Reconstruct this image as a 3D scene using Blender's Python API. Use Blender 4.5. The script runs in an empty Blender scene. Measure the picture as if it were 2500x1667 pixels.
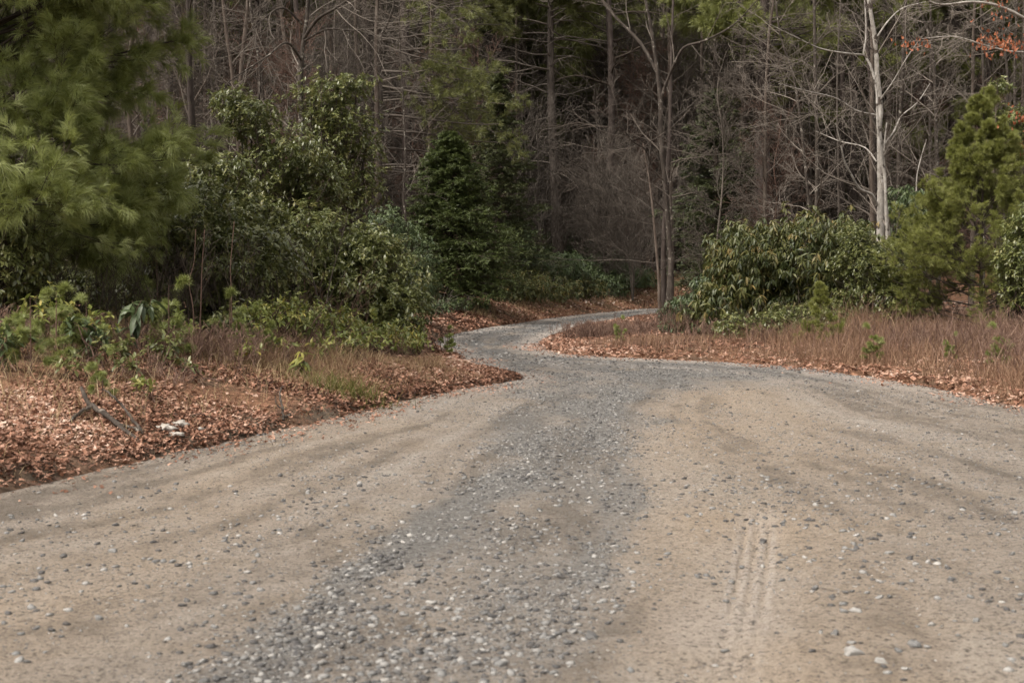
import bpy, math, random
import numpy as np
R_ = math.radians
# ------------------------------------------------------------------ camera, light
S = bpy.context.scene
CAMH = 1.5; HOR = 640.0; FPX = 3472.0
PITCH = math.atan((833.5 - HOR) / FPX)
cam = bpy.data.cameras.new('camera'); camo = bpy.data.objects.new('camera', cam)
S.collection.objects.link(camo); S.camera = camo
camo.location = (0, 0, CAMH); camo.rotation_euler = (math.pi/2 - PITCH, 0, 0)
cam.lens = 50; cam.sensor_width = 36; cam.clip_start = 0.1; cam.clip_end = 1500
cam.dof.use_dof = True; cam.dof.focus_distance = 24; cam.dof.aperture_fstop = 4.5
W = bpy.data.worlds.new('World'); S.world = W; W.use_nodes = True
nt = W.node_tree; nt.nodes.clear()
SUN_EL, SUN_AZ = 56, -122      # degrees; azimuth measured from +Y (view direction), negative = left
sky = nt.nodes.new('ShaderNodeTexSky'); sky.sky_type = 'NISHITA'; sky.sun_disc = False
sky.sun_elevation = R_(SUN_EL); sky.sun_rotation = R_(SUN_AZ); sky.dust_density = 5; sky.air_density = 1.0; sky.ozone_density = 1
hs = nt.nodes.new('ShaderNodeHueSaturation'); hs.inputs['Saturation'].default_value = 0.10
bg = nt.nodes.new('ShaderNodeBackground'); bg.inputs[1].default_value = 0.15
ow = nt.nodes.new('ShaderNodeOutputWorld')
nt.links.new(sky.outputs[0], hs.inputs['Color']); wb = nt.nodes.new('ShaderNodeMix'); wb.data_type = 'RGBA'; wb.blend_type = 'MULTIPLY'; wb.inputs[0].default_value = 1; wb.inputs[7].default_value = (1.0, .945, .885, 1)
nt.links.new(hs.outputs[0], wb.inputs[6]); nt.links.new(wb.outputs[2], bg.inputs[0]); nt.links.new(bg.outputs[0], ow.inputs[0])
sl = bpy.data.lights.new('sun', 'SUN'); sl.energy = 1.15; sl.angle = R_(20); sl.color = (1.0, 0.92, 0.83)
so = bpy.data.objects.new('sun', sl); S.collection.objects.link(so)
so.rotation_euler = (R_(90 - SUN_EL), 0, R_(180 - SUN_AZ))
S.view_settings.view_transform = 'Standard'; S.view_settings.look = 'None'
S.view_settings.gamma = 1; S.view_settings.exposure = 1.14
S.cycles.max_bounces = 6; S.cycles.diffuse_bounces = 4; S.cycles.sample_clamp_indirect = 3; S.cycles.sample_clamp_direct = 8; S.cycles.glossy_bounces = 2
S.cycles.transmission_bounces = 3; S.cycles.transparent_max_bounces = 4
S.cycles.use_denoising = True

# ------------------------------------------------------------------ numpy helpers
def rg(s): return np.random.default_rng(s)
def nrm(v): return v / np.maximum(np.linalg.norm(v, axis=-1, keepdims=True), 1e-9)
def ray(px, py):
    u = (px - 1250) / FPX; v = (py - 833.5) / FPX
    c, s = math.cos(PITCH), math.sin(PITCH)
    return u, c - v*s, -s - v*c
def at(px, py, D):                         # the point seen at a photo pixel at depth D
    x, y, z = ray(px, py); k = D / y
    return np.array([x*k, D, CAMH + z*k])
def gp(px, py):                            # on the flat road plane
    x, y, z = ray(px, py); k = -CAMH / z
    return (x*k, y*k)
def _h(i, j, s):
    n = (i.astype(np.int64)*374761393 + j.astype(np.int64)*668265263 + s*1442695041) & 0x7fffffff
    n = ((n ^ (n >> 13)) * 1274126177) & 0x7fffffff
    return ((n ^ (n >> 16)) & 0xffff) / 65535.0
def vn(x, y, s=0):
    x = np.asarray(x, float); y = np.asarray(y, float)
    i = np.floor(x); j = np.floor(y); u = x-i; v = y-j
    u = u*u*(3-2*u); v = v*v*(3-2*v)
    return (_h(i, j, s)*(1-u) + _h(i+1, j, s)*u)*(1-v) + (_h(i, j+1, s)*(1-u) + _h(i+1, j+1, s)*u)*v
def fbm(x, y, s=0, o=4):
    r = 0; a = .5
    for k in range(o):
        r = r + a*(vn(x, y, s+k*7) - .5); x = x*2.03+3.1; y = y*2.03+1.7; a *= .5
    return r                                # about -0.5..0.5
def sst(a, b, x):
    t = np.clip((x-a)/(b-a), 0, 1); return t*t*(3-2*t)
K = 2500/2352.0
# ------------------------------------------------------------------ the road outline (photo pixels of the 2352 wide view)
left_edge = [(0,1140),(100,1110),(300,1070),(450,1030),(640,990),(760,968),(900,925),(1050,897),(1140,881),(1185,870)]
tip = [(1180,862),(1104,853),(1072,836),(1040,815),(1005,800)]
outer = [(992,790),(1005,778),(1050,766),(1120,753),(1250,733),(1400,716),(1500,708)]
inner = [(1500,724),(1400,738),(1330,752),(1275,769),(1250,780),(1240,792),(1250,803),(1280,811),(1330,817),(1500,825),(1650,832),(1800,842),(1950,858),(2100,885),(2200,905),(2352,940)]
poly = [(-12,-6),(-9.5,2),(-6.2,6)] + [gp(x*K,y*K) for x,y in left_edge+tip+outer] + [(12,52),(28,60),(60,70)] \
     + [(60,64),(28,54.5),(12,46)] + [gp(x*K,y*K) for x,y in inner] + [(7.2,10.5),(9.5,5),(12,-6)]
poly = np.array(poly)
def smooth_poly(p, n=2):
    for _ in range(n):
        q = np.roll(p, -1, 0); a = .75*p + .25*q; b = .25*p + .75*q
        p = np.stack([a, b], 1).reshape(-1, 2)
    return p
polys = smooth_poly(poly, 1)
def sdf(x, y):                             # > 0 outside the road
    x = np.asarray(x, float); y = np.asarray(y, float)
    d = np.full(x.shape, 1e9); ins = np.zeros(x.shape, bool)
    q = np.roll(polys, -1, 0)
    for (ax, ay), (bx, by) in zip(polys, q):
        ex, ey = bx-ax, by-ay
        t = np.clip(((x-ax)*ex + (y-ay)*ey)/(ex*ex+ey*ey+1e-12), 0, 1)
        d = np.minimum(d, (x-ax-t*ex)**2 + (y-ay-t*ey)**2)
        c = ((ay > y) != (by > y)) & (x < ex*(y-ay)/((by-ay) if by != ay else 1e-9) + ax)
        ins ^= c
    d = np.sqrt(d); return np.where(ins, -d, d)
def sig(x): return 1/(1+np.exp(-np.clip(x, -30, 30)))
def edge_d(x, y):
    return sdf(x, y) + .30*fbm(x*1.1, y*1.1, 5, 3) + .22*fbm(x*3.3, y*3.3, 6, 3) + .10*fbm(x*9, y*9, 9, 2)
def terr(x, y):
    x = np.asarray(x, float); y = np.asarray(y, float)
    d = edge_d(x, y)
    yl = np.interp(x, [-12, -4, -1.5, -.56, .85, 2.95, 4.6, 12, 28, 60], [25, 25, 27, 32.5, 37.5, 43, 46, 52, 60, 70])
    far = sig((y-yl)/.5)
    right = sig((x-(1.2-1.1*sst(20, 23, y)))/.35)*(1-far)
    A = (.85*(1-right) + .38*right)*(1-far) + 1.5*far
    L = (2.6*(1-right) + 4.0*right)*(1-far) + 4.2*far
    dp = np.maximum(d, 0)
    A = A*(1-.6*right*sst(22, 26, y)*sst(6.5, 4.5, x))*(1-.5*(1-right)*(1-far)*sst(16, 20, y)*sst(-6, -3, x))
    h = A*(1-np.exp(-dp/L)) + .03*sst(0, .12, d)
    rough = .10*fbm(x*1.3, y*1.3, 11, 4)*sst(.1, 1.5, d) + .3*fbm(x*.2, y*.2, 21, 3)*sst(2, 9, d)
    yy = y + .25*np.abs(x)*(x < 0) + .10*np.abs(x)*(x > 0)
    hill = np.maximum(yy-58, 0); hill = .50*hill*hill/(hill+14)
    hill = hill + 2.2*fbm(x*.05, y*.05, 31, 3)*sst(55, 90, yy)
    inr = -.06*sst(.05, -.12, d)
    return h + rough + hill + inr

# ------------------------------------------------------------------ mesh building
def build(name, parts, mat, parent=None, smooth=False, loc=None):
    V = []; F3 = []; F4 = []; A = []; o = 0
    for p in parts:
        v, f = p[0], p[1]; a = p[2] if len(p) > 2 else None
        if len(v) == 0: continue
        v = np.asarray(v, np.float32).reshape(-1, 3); V.append(v)
        for ff in (f if isinstance(f, list) else [f]):
            ff = np.asarray(ff, np.int64)
            (F3 if ff.shape[1] == 3 else F4).append(ff + o)
        A.append(np.zeros(len(v), np.float32)+.5 if a is None else np.broadcast_to(np.asarray(a, np.float32).reshape(-1), (len(v),)) )
        o += len(v)
    V = np.concatenate(V); A = np.concatenate(A)
    f3 = np.concatenate(F3) if F3 else np.zeros((0, 3), np.int64)
    f4 = np.concatenate(F4) if F4 else np.zeros((0, 4), np.int64)
    me = bpy.data.meshes.new(name)
    me.vertices.add(len(V)); me.vertices.foreach_set('co', V.ravel())
    li = np.concatenate([f3.ravel(), f4.ravel()]).astype(np.int32)
    me.loops.add(len(li)); me.loops.foreach_set('vertex_index', li)
    n3, n4 = len(f3), len(f4)
    me.polygons.add(n3+n4)
    ls = np.concatenate([np.arange(n3)*3, n3*3 + np.arange(n4)*4]).astype(np.int32)
    me.polygons.foreach_set('loop_start', ls)
    if smooth: me.polygons.foreach_set('use_smooth', np.ones(n3+n4, bool))
    at_ = me.attributes.new('rnd', 'FLOAT', 'POINT'); at_.data.foreach_set('value', A.astype(np.float32))
    me.update(calc_edges=True)
    me.materials.append(mat)
    ob = bpy.data.objects.new(name, me); S.collection.objects.link(ob)
    if parent is not None: ob.parent = parent
    if loc is not None: ob.location = loc
    return ob
def tag(o, label=None, cat=None, group=None, kind=None):
    if label: o['label'] = label
    if cat: o['category'] = cat
    if group: o['group'] = group
    if kind: o['kind'] = kind
    return o
def empty(name, loc, label, cat, group=None, rz=0):
    o = bpy.data.objects.new(name, None); S.collection.objects.link(o)
    o.location = [float(c) for c in loc]; o.rotation_euler = (0, 0, rz); o.empty_display_size = .2
    return tag(o, label, cat, group)
def dup(root, loc, rz=0, sc=1, label=None, group=None):
    r = root.copy(); S.collection.objects.link(r)
    r.location = [float(c) for c in loc]; r.rotation_euler = (0, 0, rz)
    r.scale = (sc, sc, sc) if np.isscalar(sc) else sc
    if label: r['label'] = label
    if group: r['group'] = group
    for ch in list(root.children):
        c = ch.copy(); S.collection.objects.link(c); c.parent = r
    return r
def tubes(P, Rr, sides=5, rnd=None, cap=False):
    P = np.asarray(P, float); Rr = np.asarray(Rr, float)
    if P.ndim == 2: P = P[None]; Rr = Rr[None]
    N, Kk, _ = P.shape
    T = np.gradient(P, axis=1); T = nrm(T)
    m = np.abs(nrm(P[:, -1]-P[:, 0])); ref = np.eye(3)[np.argmin(m, axis=1)][:, None, :]
    a = nrm(np.cross(T, np.broadcast_to(ref, T.shape))); b = np.cross(T, a)
    th = np.arange(sides)*2*math.pi/sides
    V = P[:, :, None, :] + Rr[:, :, None, None]*(a[:, :, None, :]*np.cos(th)[:, None] + b[:, :, None, :]*np.sin(th)[:, None])
    n = np.arange(N)[:, None, None]*Kk*sides; k = np.arange(Kk-1)[None, :, None]*sides; s = np.arange(sides)[None, None, :]; s2 = (s+1) % sides
    F = np.stack([n+k+s, n+k+s2, n+k+sides+s2, n+k+sides+s], -1).reshape(-1, 4)
    r = np.repeat(np.random.default_rng(N).random(N) if rnd is None else np.broadcast_to(rnd, (N,)), Kk*sides)
    return V.reshape(-1, 3), F, r
def resample(pts, rad, n):
    pts = np.asarray(pts, float); rad = np.asarray(rad, float)
    # Catmull-Rom then even spacing
    P = np.vstack([2*pts[0]-pts[1], pts, 2*pts[-1]-pts[-2]]); out = []; ro = []
    for i in range(1, len(P)-2):
        for t in np.linspace(0, 1, 8, endpoint=False):
            p0, p1, p2, p3 = P[i-1], P[i], P[i+1], P[i+2]
            out.append(.5*((2*p1)+(-p0+p2)*t+(2*p0-5*p1+4*p2-p3)*t*t+(-p0+3*p1-3*p2+p3)*t**3)); ro.append(rad[i-1]*(1-t)+rad[i]*t)
    out.append(pts[-1]); ro.append(rad[-1]); out = np.array(out); ro = np.array(ro)
    s = np.concatenate([[0], np.cumsum(np.linalg.norm(np.diff(out, axis=0), axis=1))])
    q = np.linspace(0, s[-1], n)
    return np.stack([np.interp(q, s, out[:, i]) for i in range(3)], 1), np.interp(q, s, ro)
def samp(P, Rr, t):
    N, Kk, _ = P.shape; f = t*(Kk-1); i = np.clip(f.astype(int), 0, Kk-2); w = (f-i)[..., None]
    n = np.arange(N)[:, None]
    a, b = P[n, i], P[n, i+1]
    return a*(1-w)+b*w, nrm(b-a), Rr[n, i]*(1-w[..., 0])+Rr[n, i+1]*w[..., 0]
def grow(g, P, Rr, n, t0, t1, L, ang, k=6, rr=.55, wob=.12, up=0., fall=.5, rmin=.002, flat=0.):
    N = P.shape[0]
    t = t0+(t1-t0)*(np.arange(n)[None, :]+g.random((N, n)))/n
    p, T, r = samp(P, Rr, t)
    rv = g.normal(size=(N, n, 3)); rv[..., 2] *= (1-flat)
    pe = nrm(rv - (rv*T).sum(-1, keepdims=True)*T)
    an = R_(ang)*(.75+.5*g.random((N, n)))[..., None]
    d = np.cos(an)*T + np.sin(an)*pe
    ln = np.broadcast_to(np.asarray(L, float).reshape(-1, 1) if not np.isscalar(L) else L, (N, n))*(1-fall*(t-t0)/(t1-t0+1e-9))*(.55+.75*g.random((N, n)))
    p = p.reshape(-1, 3); d = nrm(d.reshape(-1, 3)); ln = ln.reshape(-1); r = r.reshape(-1)
    out = [p]; st = (ln/(k-1))[:, None]
    for j in range(k-1):
        out.append(out[-1]+d*st)
        d = d + g.normal(size=d.shape)*wob; d[:, 2] += up; d = nrm(d)
    P2 = np.stack(out, 1)
    r0 = np.minimum(r*rr, ln*.02+.003)
    R2 = np.maximum(r0[:, None]*np.linspace(1, .25, k)[None, :], rmin)
    return P2, R2, ln
def rots(d, g, roll=None):                  # local +Y -> d, local Z roughly up
    d = nrm(d); up = np.zeros_like(d); up[:, 2] = 1
    x = nrm(np.cross(d, up) + 1e-6); z = np.cross(x, d)
    if roll is not None:
        c, s = np.cos(roll)[:, None], np.sin(roll)[:, None]
        x, z = x*c + z*s, z*c - x*s
    return np.stack([x, d, z], -1)
def scatter(tv, tf, M, T, sc, rnd):
    N = len(T); n = len(tv)
    sc = np.asarray(sc, float)
    if sc.ndim == 1: sc = sc[:, None]
    V = np.einsum('nij,nkj->nki', M, tv[None]*sc[:, None, :]) + T[:, None, :]
    fs = []
    for f in (tf if isinstance(tf, list) else [tf]):
        f = np.asarray(f); fs.append((f[None]+(np.arange(N)*n)[:, None, None]).reshape(-1, f.shape[1]))
    return V.reshape(-1, 3), fs, np.repeat(rnd, n)

# ------------------------------------------------------------------ materials
def mat(name):
    m = bpy.data.materials.new(name); m.use_nodes = True
    n = m.node_tree; b = n.nodes['Principled BSDF']; return m, n, b
def ramp(n, cols, fac=None):
    r = n.nodes.new('ShaderNodeValToRGB'); e = r.color_ramp.elements
    cols = [(i/(len(cols)-1), c) if len(c) == 3 else (c[0], c[1:]) for i, c in enumerate(cols)]
    e[0].position = cols[0][0]; e[0].color = (*cols[0][1], 1); e[1].position = cols[-1][0]; e[1].color = (*cols[-1][1], 1)
    for p, c in cols[1:-1]:
        x = e.new(p); x.color = (*c, 1)
    if fac is not None: n.links.new(fac, r.inputs[0])
    return r
def attr(n, name='rnd'):
    a = n.nodes.new('ShaderNodeAttribute'); a.attribute_name = name; return a.outputs['Fac']
def mixc(n, f, a, b, mode='MIX'):
    m = n.nodes.new('ShaderNodeMix'); m.data_type = 'RGBA'; m.blend_type = mode
    for s, v in ((m.inputs[0], f), (m.inputs[6], a), (m.inputs[7], b)):
        if hasattr(v, 'links'): n.links.new(v, s)
        elif isinstance(v, tuple): s.default_value = (*v, 1)
        else: s.default_value = v
    return m.outputs[2]
def noise(n, scale, detail=4, rough=.6, vec=None, coord='Object', stretch=None):
    t = n.nodes.new('ShaderNodeTexNoise'); t.inputs['Scale'].default_value = scale
    t.inputs['Detail'].default_value = detail; t.inputs['Roughness'].default_value = rough
    c = n.nodes.new('ShaderNodeTexCoord'); v = c.outputs[coord]
    if stretch:
        mp = n.nodes.new('ShaderNodeMapping'); mp.inputs['Scale'].default_value = stretch
        n.links.new(v, mp.inputs[0]); v = mp.outputs[0]
    n.links.new(v, t.inputs[0]); return t.outputs[0]
def leafmat(name, cols, rough=.5, trans=.25, var=.25, spec=.5):
    m, n, b = mat(name)
    c = ramp(n, cols, attr(n)).outputs[0]
    oi = n.nodes.new('ShaderNodeObjectInfo'); h = n.nodes.new('ShaderNodeHueSaturation')
    mr = n.nodes.new('ShaderNodeMapRange'); mr.inputs[3].default_value = 1-var; mr.inputs[4].default_value = 1+var
    n.links.new(oi.outputs['Random'], mr.inputs[0]); n.links.new(mr.outputs[0], h.inputs['Value']); n.links.new(c, h.inputs['Color'])
    b.inputs['Roughness'].default_value = rough; b.inputs['Specular IOR Level'].default_value = spec
    n.links.new(h.outputs[0], b.inputs['Base Color'])
    if trans > 0:
        tr = n.nodes.new('ShaderNodeBsdfTranslucent'); n.links.new(h.outputs[0], tr.inputs[0])
        mx = n.nodes.new('ShaderNodeMixShader'); mx.inputs[0].default_value = trans
        n.links.new(b.outputs[0], mx.inputs[1]); n.links.new(tr.outputs[0], mx.inputs[2])
        n.links.new(mx.outputs[0], n.nodes['Material Output'].inputs[0])
    return m
def barkmat(name, cols, scale=9, stretch=(1, 1, .25), bump=.5, var=.2, patch=None):
    m, n, b = mat(name)
    f = noise(n, scale, 6, .7, stretch=stretch)
    c = ramp(n, cols, f).outputs[0]
    if patch:
        f2 = noise(n, patch[0], 4, .65)
        r2 = ramp(n, [(patch[1], 0, 0, 0), (patch[1]+.07, 1, 1, 1)], f2)
        c = mixc(n, r2.outputs[0], c, patch[2])
    oi = n.nodes.new('ShaderNodeObjectInfo'); h = n.nodes.new('ShaderNodeHueSaturation')
    mr = n.nodes.new('ShaderNodeMapRange'); mr.inputs[3].default_value = 1-var; mr.inputs[4].default_value = 1+var
    n.links.new(oi.outputs['Random'], mr.inputs[0]); n.links.new(mr.outputs[0], h.inputs['Value']); n.links.new(c, h.inputs['Color'])
    n.links.new(h.outputs[0], b.inputs['Base Color']); b.inputs['Roughness'].default_value = .9
    b.inputs['Specular IOR Level'].default_value = .2
    bp = n.nodes.new('ShaderNodeBump'); bp.inputs['Strength'].default_value = bump; bp.inputs['Distance'].default_value = .02
    n.links.new(f, bp.inputs['Height']); n.links.new(bp.outputs[0], b.inputs['Normal'])
    return m
M_bark = barkmat('bark_grey_brown', [(.25, .03, .023, .018), (.5, .085, .066, .053), (.72, .17, .145, .12)])
M_barkdark = barkmat('bark_dark_pine', [(.3, .016, .012, .010), (.5, .045, .035, .030), (.75, .10, .083, .072)], 12, (1, 1, .2), 1)
M_barkpine = barkmat('bark_grey_pine', [(.3, .03, .024, .02), (.5, .09, .075, .064), (.75, .19, .165, .14)], 11, (1, 1, .2), 1)
M_barkpale = barkmat('bark_pale', [(.3, .14, .12, .105), (.5, .33, .305, .27), (.7, .52, .49, .45)], 7, (1, 1, .6), .3, .1, (4, .56, (.07, .055, .045)))
M_barkmot = barkmat('bark_mottled', [(.3, .018, .014, .011), (.5, .048, .039, .032), (.7, .095, .08, .067)], 9, (1, 1, .4), .5, .1, (10, .59, (.23, .21, .18)))
M_twig = barkmat('twig_grey_brown', [(.3, .055, .046, .038), (.7, .13, .110, .092)], 3, (1, 1, 1), 0, .3)
M_twigpale = barkmat('twig_pale', [(.3, .11, .092, .075), (.7, .24, .21, .18)], 3, (1, 1, 1), 0, .15)
M_twigred = barkmat('twig_red_brown', [(.3, .07, .042, .032), (.7, .17, .11, .085)], 3, (1, 1, 1), 0, .25)
M_twigdark = barkmat('twig_dark', [(.3, .028, .021, .016), (.7, .085, .068, .054)], 3, (1, 1, 1), 0, .2)
M_needle = leafmat('needles_pine', [(.12, .135, .028), (.20, .23, .058), (.28, .32, .11), (.40, .44, .20)], .45, .35, .0)
M_needley = leafmat('needles_yellow_green', [(.11, .12, .024), (.18, .195, .048), (.27, .28, .09)], .5, .3, .1)
M_needlefar = leafmat('needles_far_pine', [(.09, .10, .024), (.15, .165, .048), (.22, .23, .075)], .5, .3, .2)
M_hem = leafmat('needles_hemlock', [(.042, .060, .016), (.075, .10, .028), (.125, .155, .045)], .5, .3, .05)
M_hemd = leafmat('needles_hemlock_dark', [(.04, .05, .018), (.068, .08, .03), (.105, .12, .045)], .5, .25, .15)
M_laurel = leafmat('leaf_laurel', [(.058, .070, .020), (.105, .122, .036), (.16, .172, .058), (.23, .22, .08)], .36, .25, .12, .6)
M_rhodo = leafmat('leaf_rhododendron', [(.03, .042, .014), (.058, .07, .02), (.10, .10, .028), (.20, .145, .05)], .45, .2, .15, .4)
M_rhodog = leafmat('leaf_rhododendron_green', [(.035, .055, .022), (.065, .092, .034), (.11, .14, .055)], .45, .18, .15, .4)
M_lime = leafmat('leaf_young_green', [(.08, .105, .02), (.15, .18, .04), (.25, .255, .07), (.36, .30, .07)], .4, .3, .2, .5)
M_orange = leafmat('leaf_dead_orange', [(.18, .05, .02), (.30, .09, .035), (.38, .14, .06)], .6, .3, .1)
M_litter = leafmat('leaf_litter', [(.05, .024, .015), (.15, .072, .044), (.29, .148, .094), (.40, .245, .175), (.54, .40, .32)], .7, .15, .0, .3)
M_litpale = leafmat('leaf_litter_pale', [(.30, .20, .15), (.45, .33, .26), (.62, .52, .44)], .7, .1, .0, .3)
M_litshade = leafmat('leaf_litter_shade', [(.035, .024, .018), (.10, .068, .050), (.17, .12, .09), (.26, .19, .15)], .8, .1, .0, .2)  # browner, darker litter: shade of the distant forest floor put into its colour
M_straw = leafmat('grass_straw', [(.12, .068, .042), (.23, .138, .088), (.42, .29, .19)], .7, .3, .0, .2)
M_tan = leafmat('grass_tan', [(.20, .14, .07), (.36, .27, .15), (.50, .40, .25)], .7, .3, .0, .2)
M_brush = leafmat('brush_stems', [(.08, .048, .036), (.165, .10, .076), (.29, .20, .15)], .7, .1, .15, .2)
M_moss = leafmat('grass_green', [(.06, .07, .015), (.11, .115, .025), (.18, .17, .05)], .6, .3, .1, .3)

# ground
def ground_mat():
    m, n, b = mat('ground_litter')
    f = noise(n, 14, 8, .75); f2 = noise(n, .8, 4, .6)
    c = ramp(n, [(.3, .045, .024, .015), (.46, .13, .07, .042), (.56, .24, .125, .075), (.68, .40, .24, .155)], f).outputs[0]
    c2 = ramp(n, [(.3, .04, .028, .02), (.55, .10, .066, .043), (.7, .19, .12, .08)], f).outputs[0]
    r2 = ramp(n, [(.42, 0, 0, 0), (.62, 1, 1, 1)], f2)
    c = mixc(n, r2.outputs[0], c, c2)
    fo = noise(n, 9, 6, .7); shadec = ramp(n, [(.3, .02, .014, .010), (.5, .065, .045, .033), (.7, .13, .09, .068)], fo).outputs[0]  # ground under the wood painted darker to stand for its shade
    c = mixc(n, attr(n, 'wood'), c, shadec)
    # bare dark soil in a lip beside the road (attribute rnd)
    c = mixc(n, attr(n), c, ramp(n, [(.35, .05, .04, .03), (.6, .13, .11, .085), (.75, .22, .19, .15)], noise(n, 30, 6, .7)).outputs[0])
    n.links.new(c, b.inputs['Base Color']); b.inputs['Roughness'].default_value = .95; b.inputs['Specular IOR Level'].default_value = .15
    bp = n.nodes.new('ShaderNodeBump'); bp.inputs['Strength'].default_value = .9; bp.inputs['Distance'].default_value = .05
    n.links.new(f, bp.inputs['Height']); n.links.new(bp.outputs[0], b.inputs['Normal'])
    return m
def gspace(segs):
    o = []
    for a, b, s0, s1 in segs:
        x = a
        while x < b - 1e-6:
            o.append(x); x += s0 + (s1-s0)*(x-a)/(b-a)
    o.append(segs[-1][1]); return np.array(o)
gx = gspace([(-220, -30, 14, 1.5), (-30, -12, 1.4, .14), (-12, 14, .13, .13), (14, 34, .14, 1.5), (34, 220, 1.6, 14)])
gy = gspace([(-40, 2, 5, .3), (2, 46, .13, .2), (46, 80, .22, 1.2), (80, 320, 1.2, 10)])
X, Y = np.meshgrid(gx, gy); Z = terr(X, Y); D0 = edge_d(X, Y)
def gridfaces(ny, nx):
    i = np.arange(ny-1)[:, None]*nx + np.arange(nx-1)[None, :]
    return np.stack([i, i+1, i+1+nx, i+nx], -1).reshape(-1, 4)
soil = (sst(-.05, .05, D0)*sst(.42, .18, D0)*(X < 1)*(Y < 30) * np.clip(.55+1.6*fbm(X*1.7, Y*1.7, 77, 3), 0, 1))
go = build('ground', [(np.stack([X, Y, Z], -1).reshape(-1, 3), gridfaces(len(gy), len(gx)), soil.ravel())], ground_mat(), smooth=True)
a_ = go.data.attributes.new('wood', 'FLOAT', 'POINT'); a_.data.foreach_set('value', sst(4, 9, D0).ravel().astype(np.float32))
tag(go, 'forest floor under brown leaf litter rising to a wooded hillside', None, None, 'structure')

# ---- road
def road_mat():
    m, n, b = mat('road_gravel')
    fine = noise(n, 160, 3, .7); med = noise(n, 38, 5, .7); big = noise(n, 1.6, 5, .6); streak = attr(n, 'streak')
    tan = ramp(n, [(.15, .225, .188, .15), (.42, .30, .254, .208), (.62, .36, .31, .26), (.9, .42, .375, .325)], streak).outputs[0]
    tan2 = ramp(n, [(.25, .23, .175, .12), (.7, .35, .285, .21)], streak).outputs[0]
    tan = mixc(n, ramp(n, [(.5, 0, 0, 0), (.72, .6, .6, .6)], big).outputs[0], tan, tan2)
    gry = ramp(n, [(.3, .135, .131, .124), (.5, .225, .217, .203), (.7, .31, .302, .285)], med).outputs[0]
    gry = mixc(n, attr(n, 'fresh'), gry, ramp(n, [(.3, .072, .073, .073), (.5, .145, .146, .144), (.7, .235, .235, .23)], med).outputs[0])
    tan = mixc(n, attr(n, 'warm'), tan, (.44, .345, .25)); clod = noise(n, 11, 7, .75)
    tan = mixc(n, ramp(n, [(.36, .6, .6, .6), (.5, 0, 0, 0)], clod).outputs[0], tan, (.17, .14, .11))
    tan = mixc(n, ramp(n, [(.54, 0, 0, 0), (.68, .5, .5, .5)], clod).outputs[0], tan, (.38, .33, .275))
    gry = mixc(n, ramp(n, [(.38, .65, .65, .65), (.52, 0, 0, 0)], clod).outputs[0], gry, (.105, .098, .088))
    ga = n.nodes.new('ShaderNodeMath'); ga.operation = 'MULTIPLY_ADD'; ga.inputs[1].default_value = 1.7; n.links.new(med, ga.inputs[0]); gb = n.nodes.new('ShaderNodeMath'); gb.operation = 'SUBTRACT'; gb.inputs[1].default_value = .85
    n.links.new(attr(n, 'grav'), gb.inputs[0]); n.links.new(gb.outputs[0], ga.inputs[2])
    c = mixc(n, ramp(n, [(.28, 0, 0, 0), (.72, 1, 1, 1)], ga.outputs[0]).outputs[0], tan, gry)
    dmp = ramp(n, [(.26, .4, .4, .4), (.46, 0, 0, 0)], attr(n, 'streak')); c = mixc(n, dmp.outputs[0], c, (.125, .105, .085))
    spk = noise(n, 62, 2, .5); c = mixc(n, ramp(n, [(.30, .8, .8, .8), (.40, 0, 0, 0)], spk).outputs[0], c, (.05, .045, .04)); c = mixc(n, ramp(n, [(.64, 0, 0, 0), (.72, .55, .55, .55)], spk).outputs[0], c, (.40, .37, .33))
    c = mixc(n, attr(n, 'pale'), c, (.50, .44, .385))
    c = mixc(n, ramp(n, [(.37, .85, .85, .85), (.46, 0, 0, 0)], med).outputs[0], c, (.06, .052, .044))  # dark flecks painted in for shadowed chips
    c = mixc(n, ramp(n, [(.36, .7, .7, .7), (.46, 0, 0, 0)], fine).outputs[0], c, (.07, .06, .05))
    c = mixc(n, ramp(n, [(.64, 0, 0, 0), (.76, .3, .3, .3)], fine).outputs[0], c, (.58, .56, .52))
    n.links.new(c, b.inputs['Base Color']); b.inputs['Roughness'].default_value = .9; b.inputs['Specular IOR Level'].default_value = .25
    bp = n.nodes.new('ShaderNodeBump'); bp.inputs['Strength'].default_value = .8; bp.inputs['Distance'].default_value = .012
    bp2 = n.nodes.new('ShaderNodeBump'); bp2.inputs['Strength'].default_value = .9; bp2.inputs['Distance'].default_value = .045
    n.links.new(fine, bp.inputs['Height']); n.links.new(med, bp2.inputs['Height'])
    bp3 = n.nodes.new('ShaderNodeBump'); bp3.inputs['Strength'].default_value = .8; bp3.inputs['Distance'].default_value = .06; n.links.new(clod, bp3.inputs['Height']); n.links.new(bp3.outputs[0], bp2.inputs['Normal'])
    n.links.new(bp2.outputs[0], bp.inputs['Normal']); n.links.new(bp.outputs[0], b.inputs['Normal'])
    return m
def dline(x, y, pts, w):                    # soft band around a polyline with widths w (m)
    best = np.zeros(x.shape); pts = np.array(pts)
    for i in range(len(pts)-1):
        (ax, ay), (bx, by) = pts[i], pts[i+1]; ex, ey = bx-ax, by-ay
        t = np.clip(((x-ax)*ex+(y-ay)*ey)/(ex*ex+ey*ey), 0, 1)
        d = np.hypot(x-ax-t*ex, y-ay-t*ey); ww = w[i]*(1-t)+w[i+1]*t
        best = np.maximum(best, 1-np.clip(d/ww, 0, 1))
    return best
def G(l): return [gp(a, b) for a, b in l]
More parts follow.
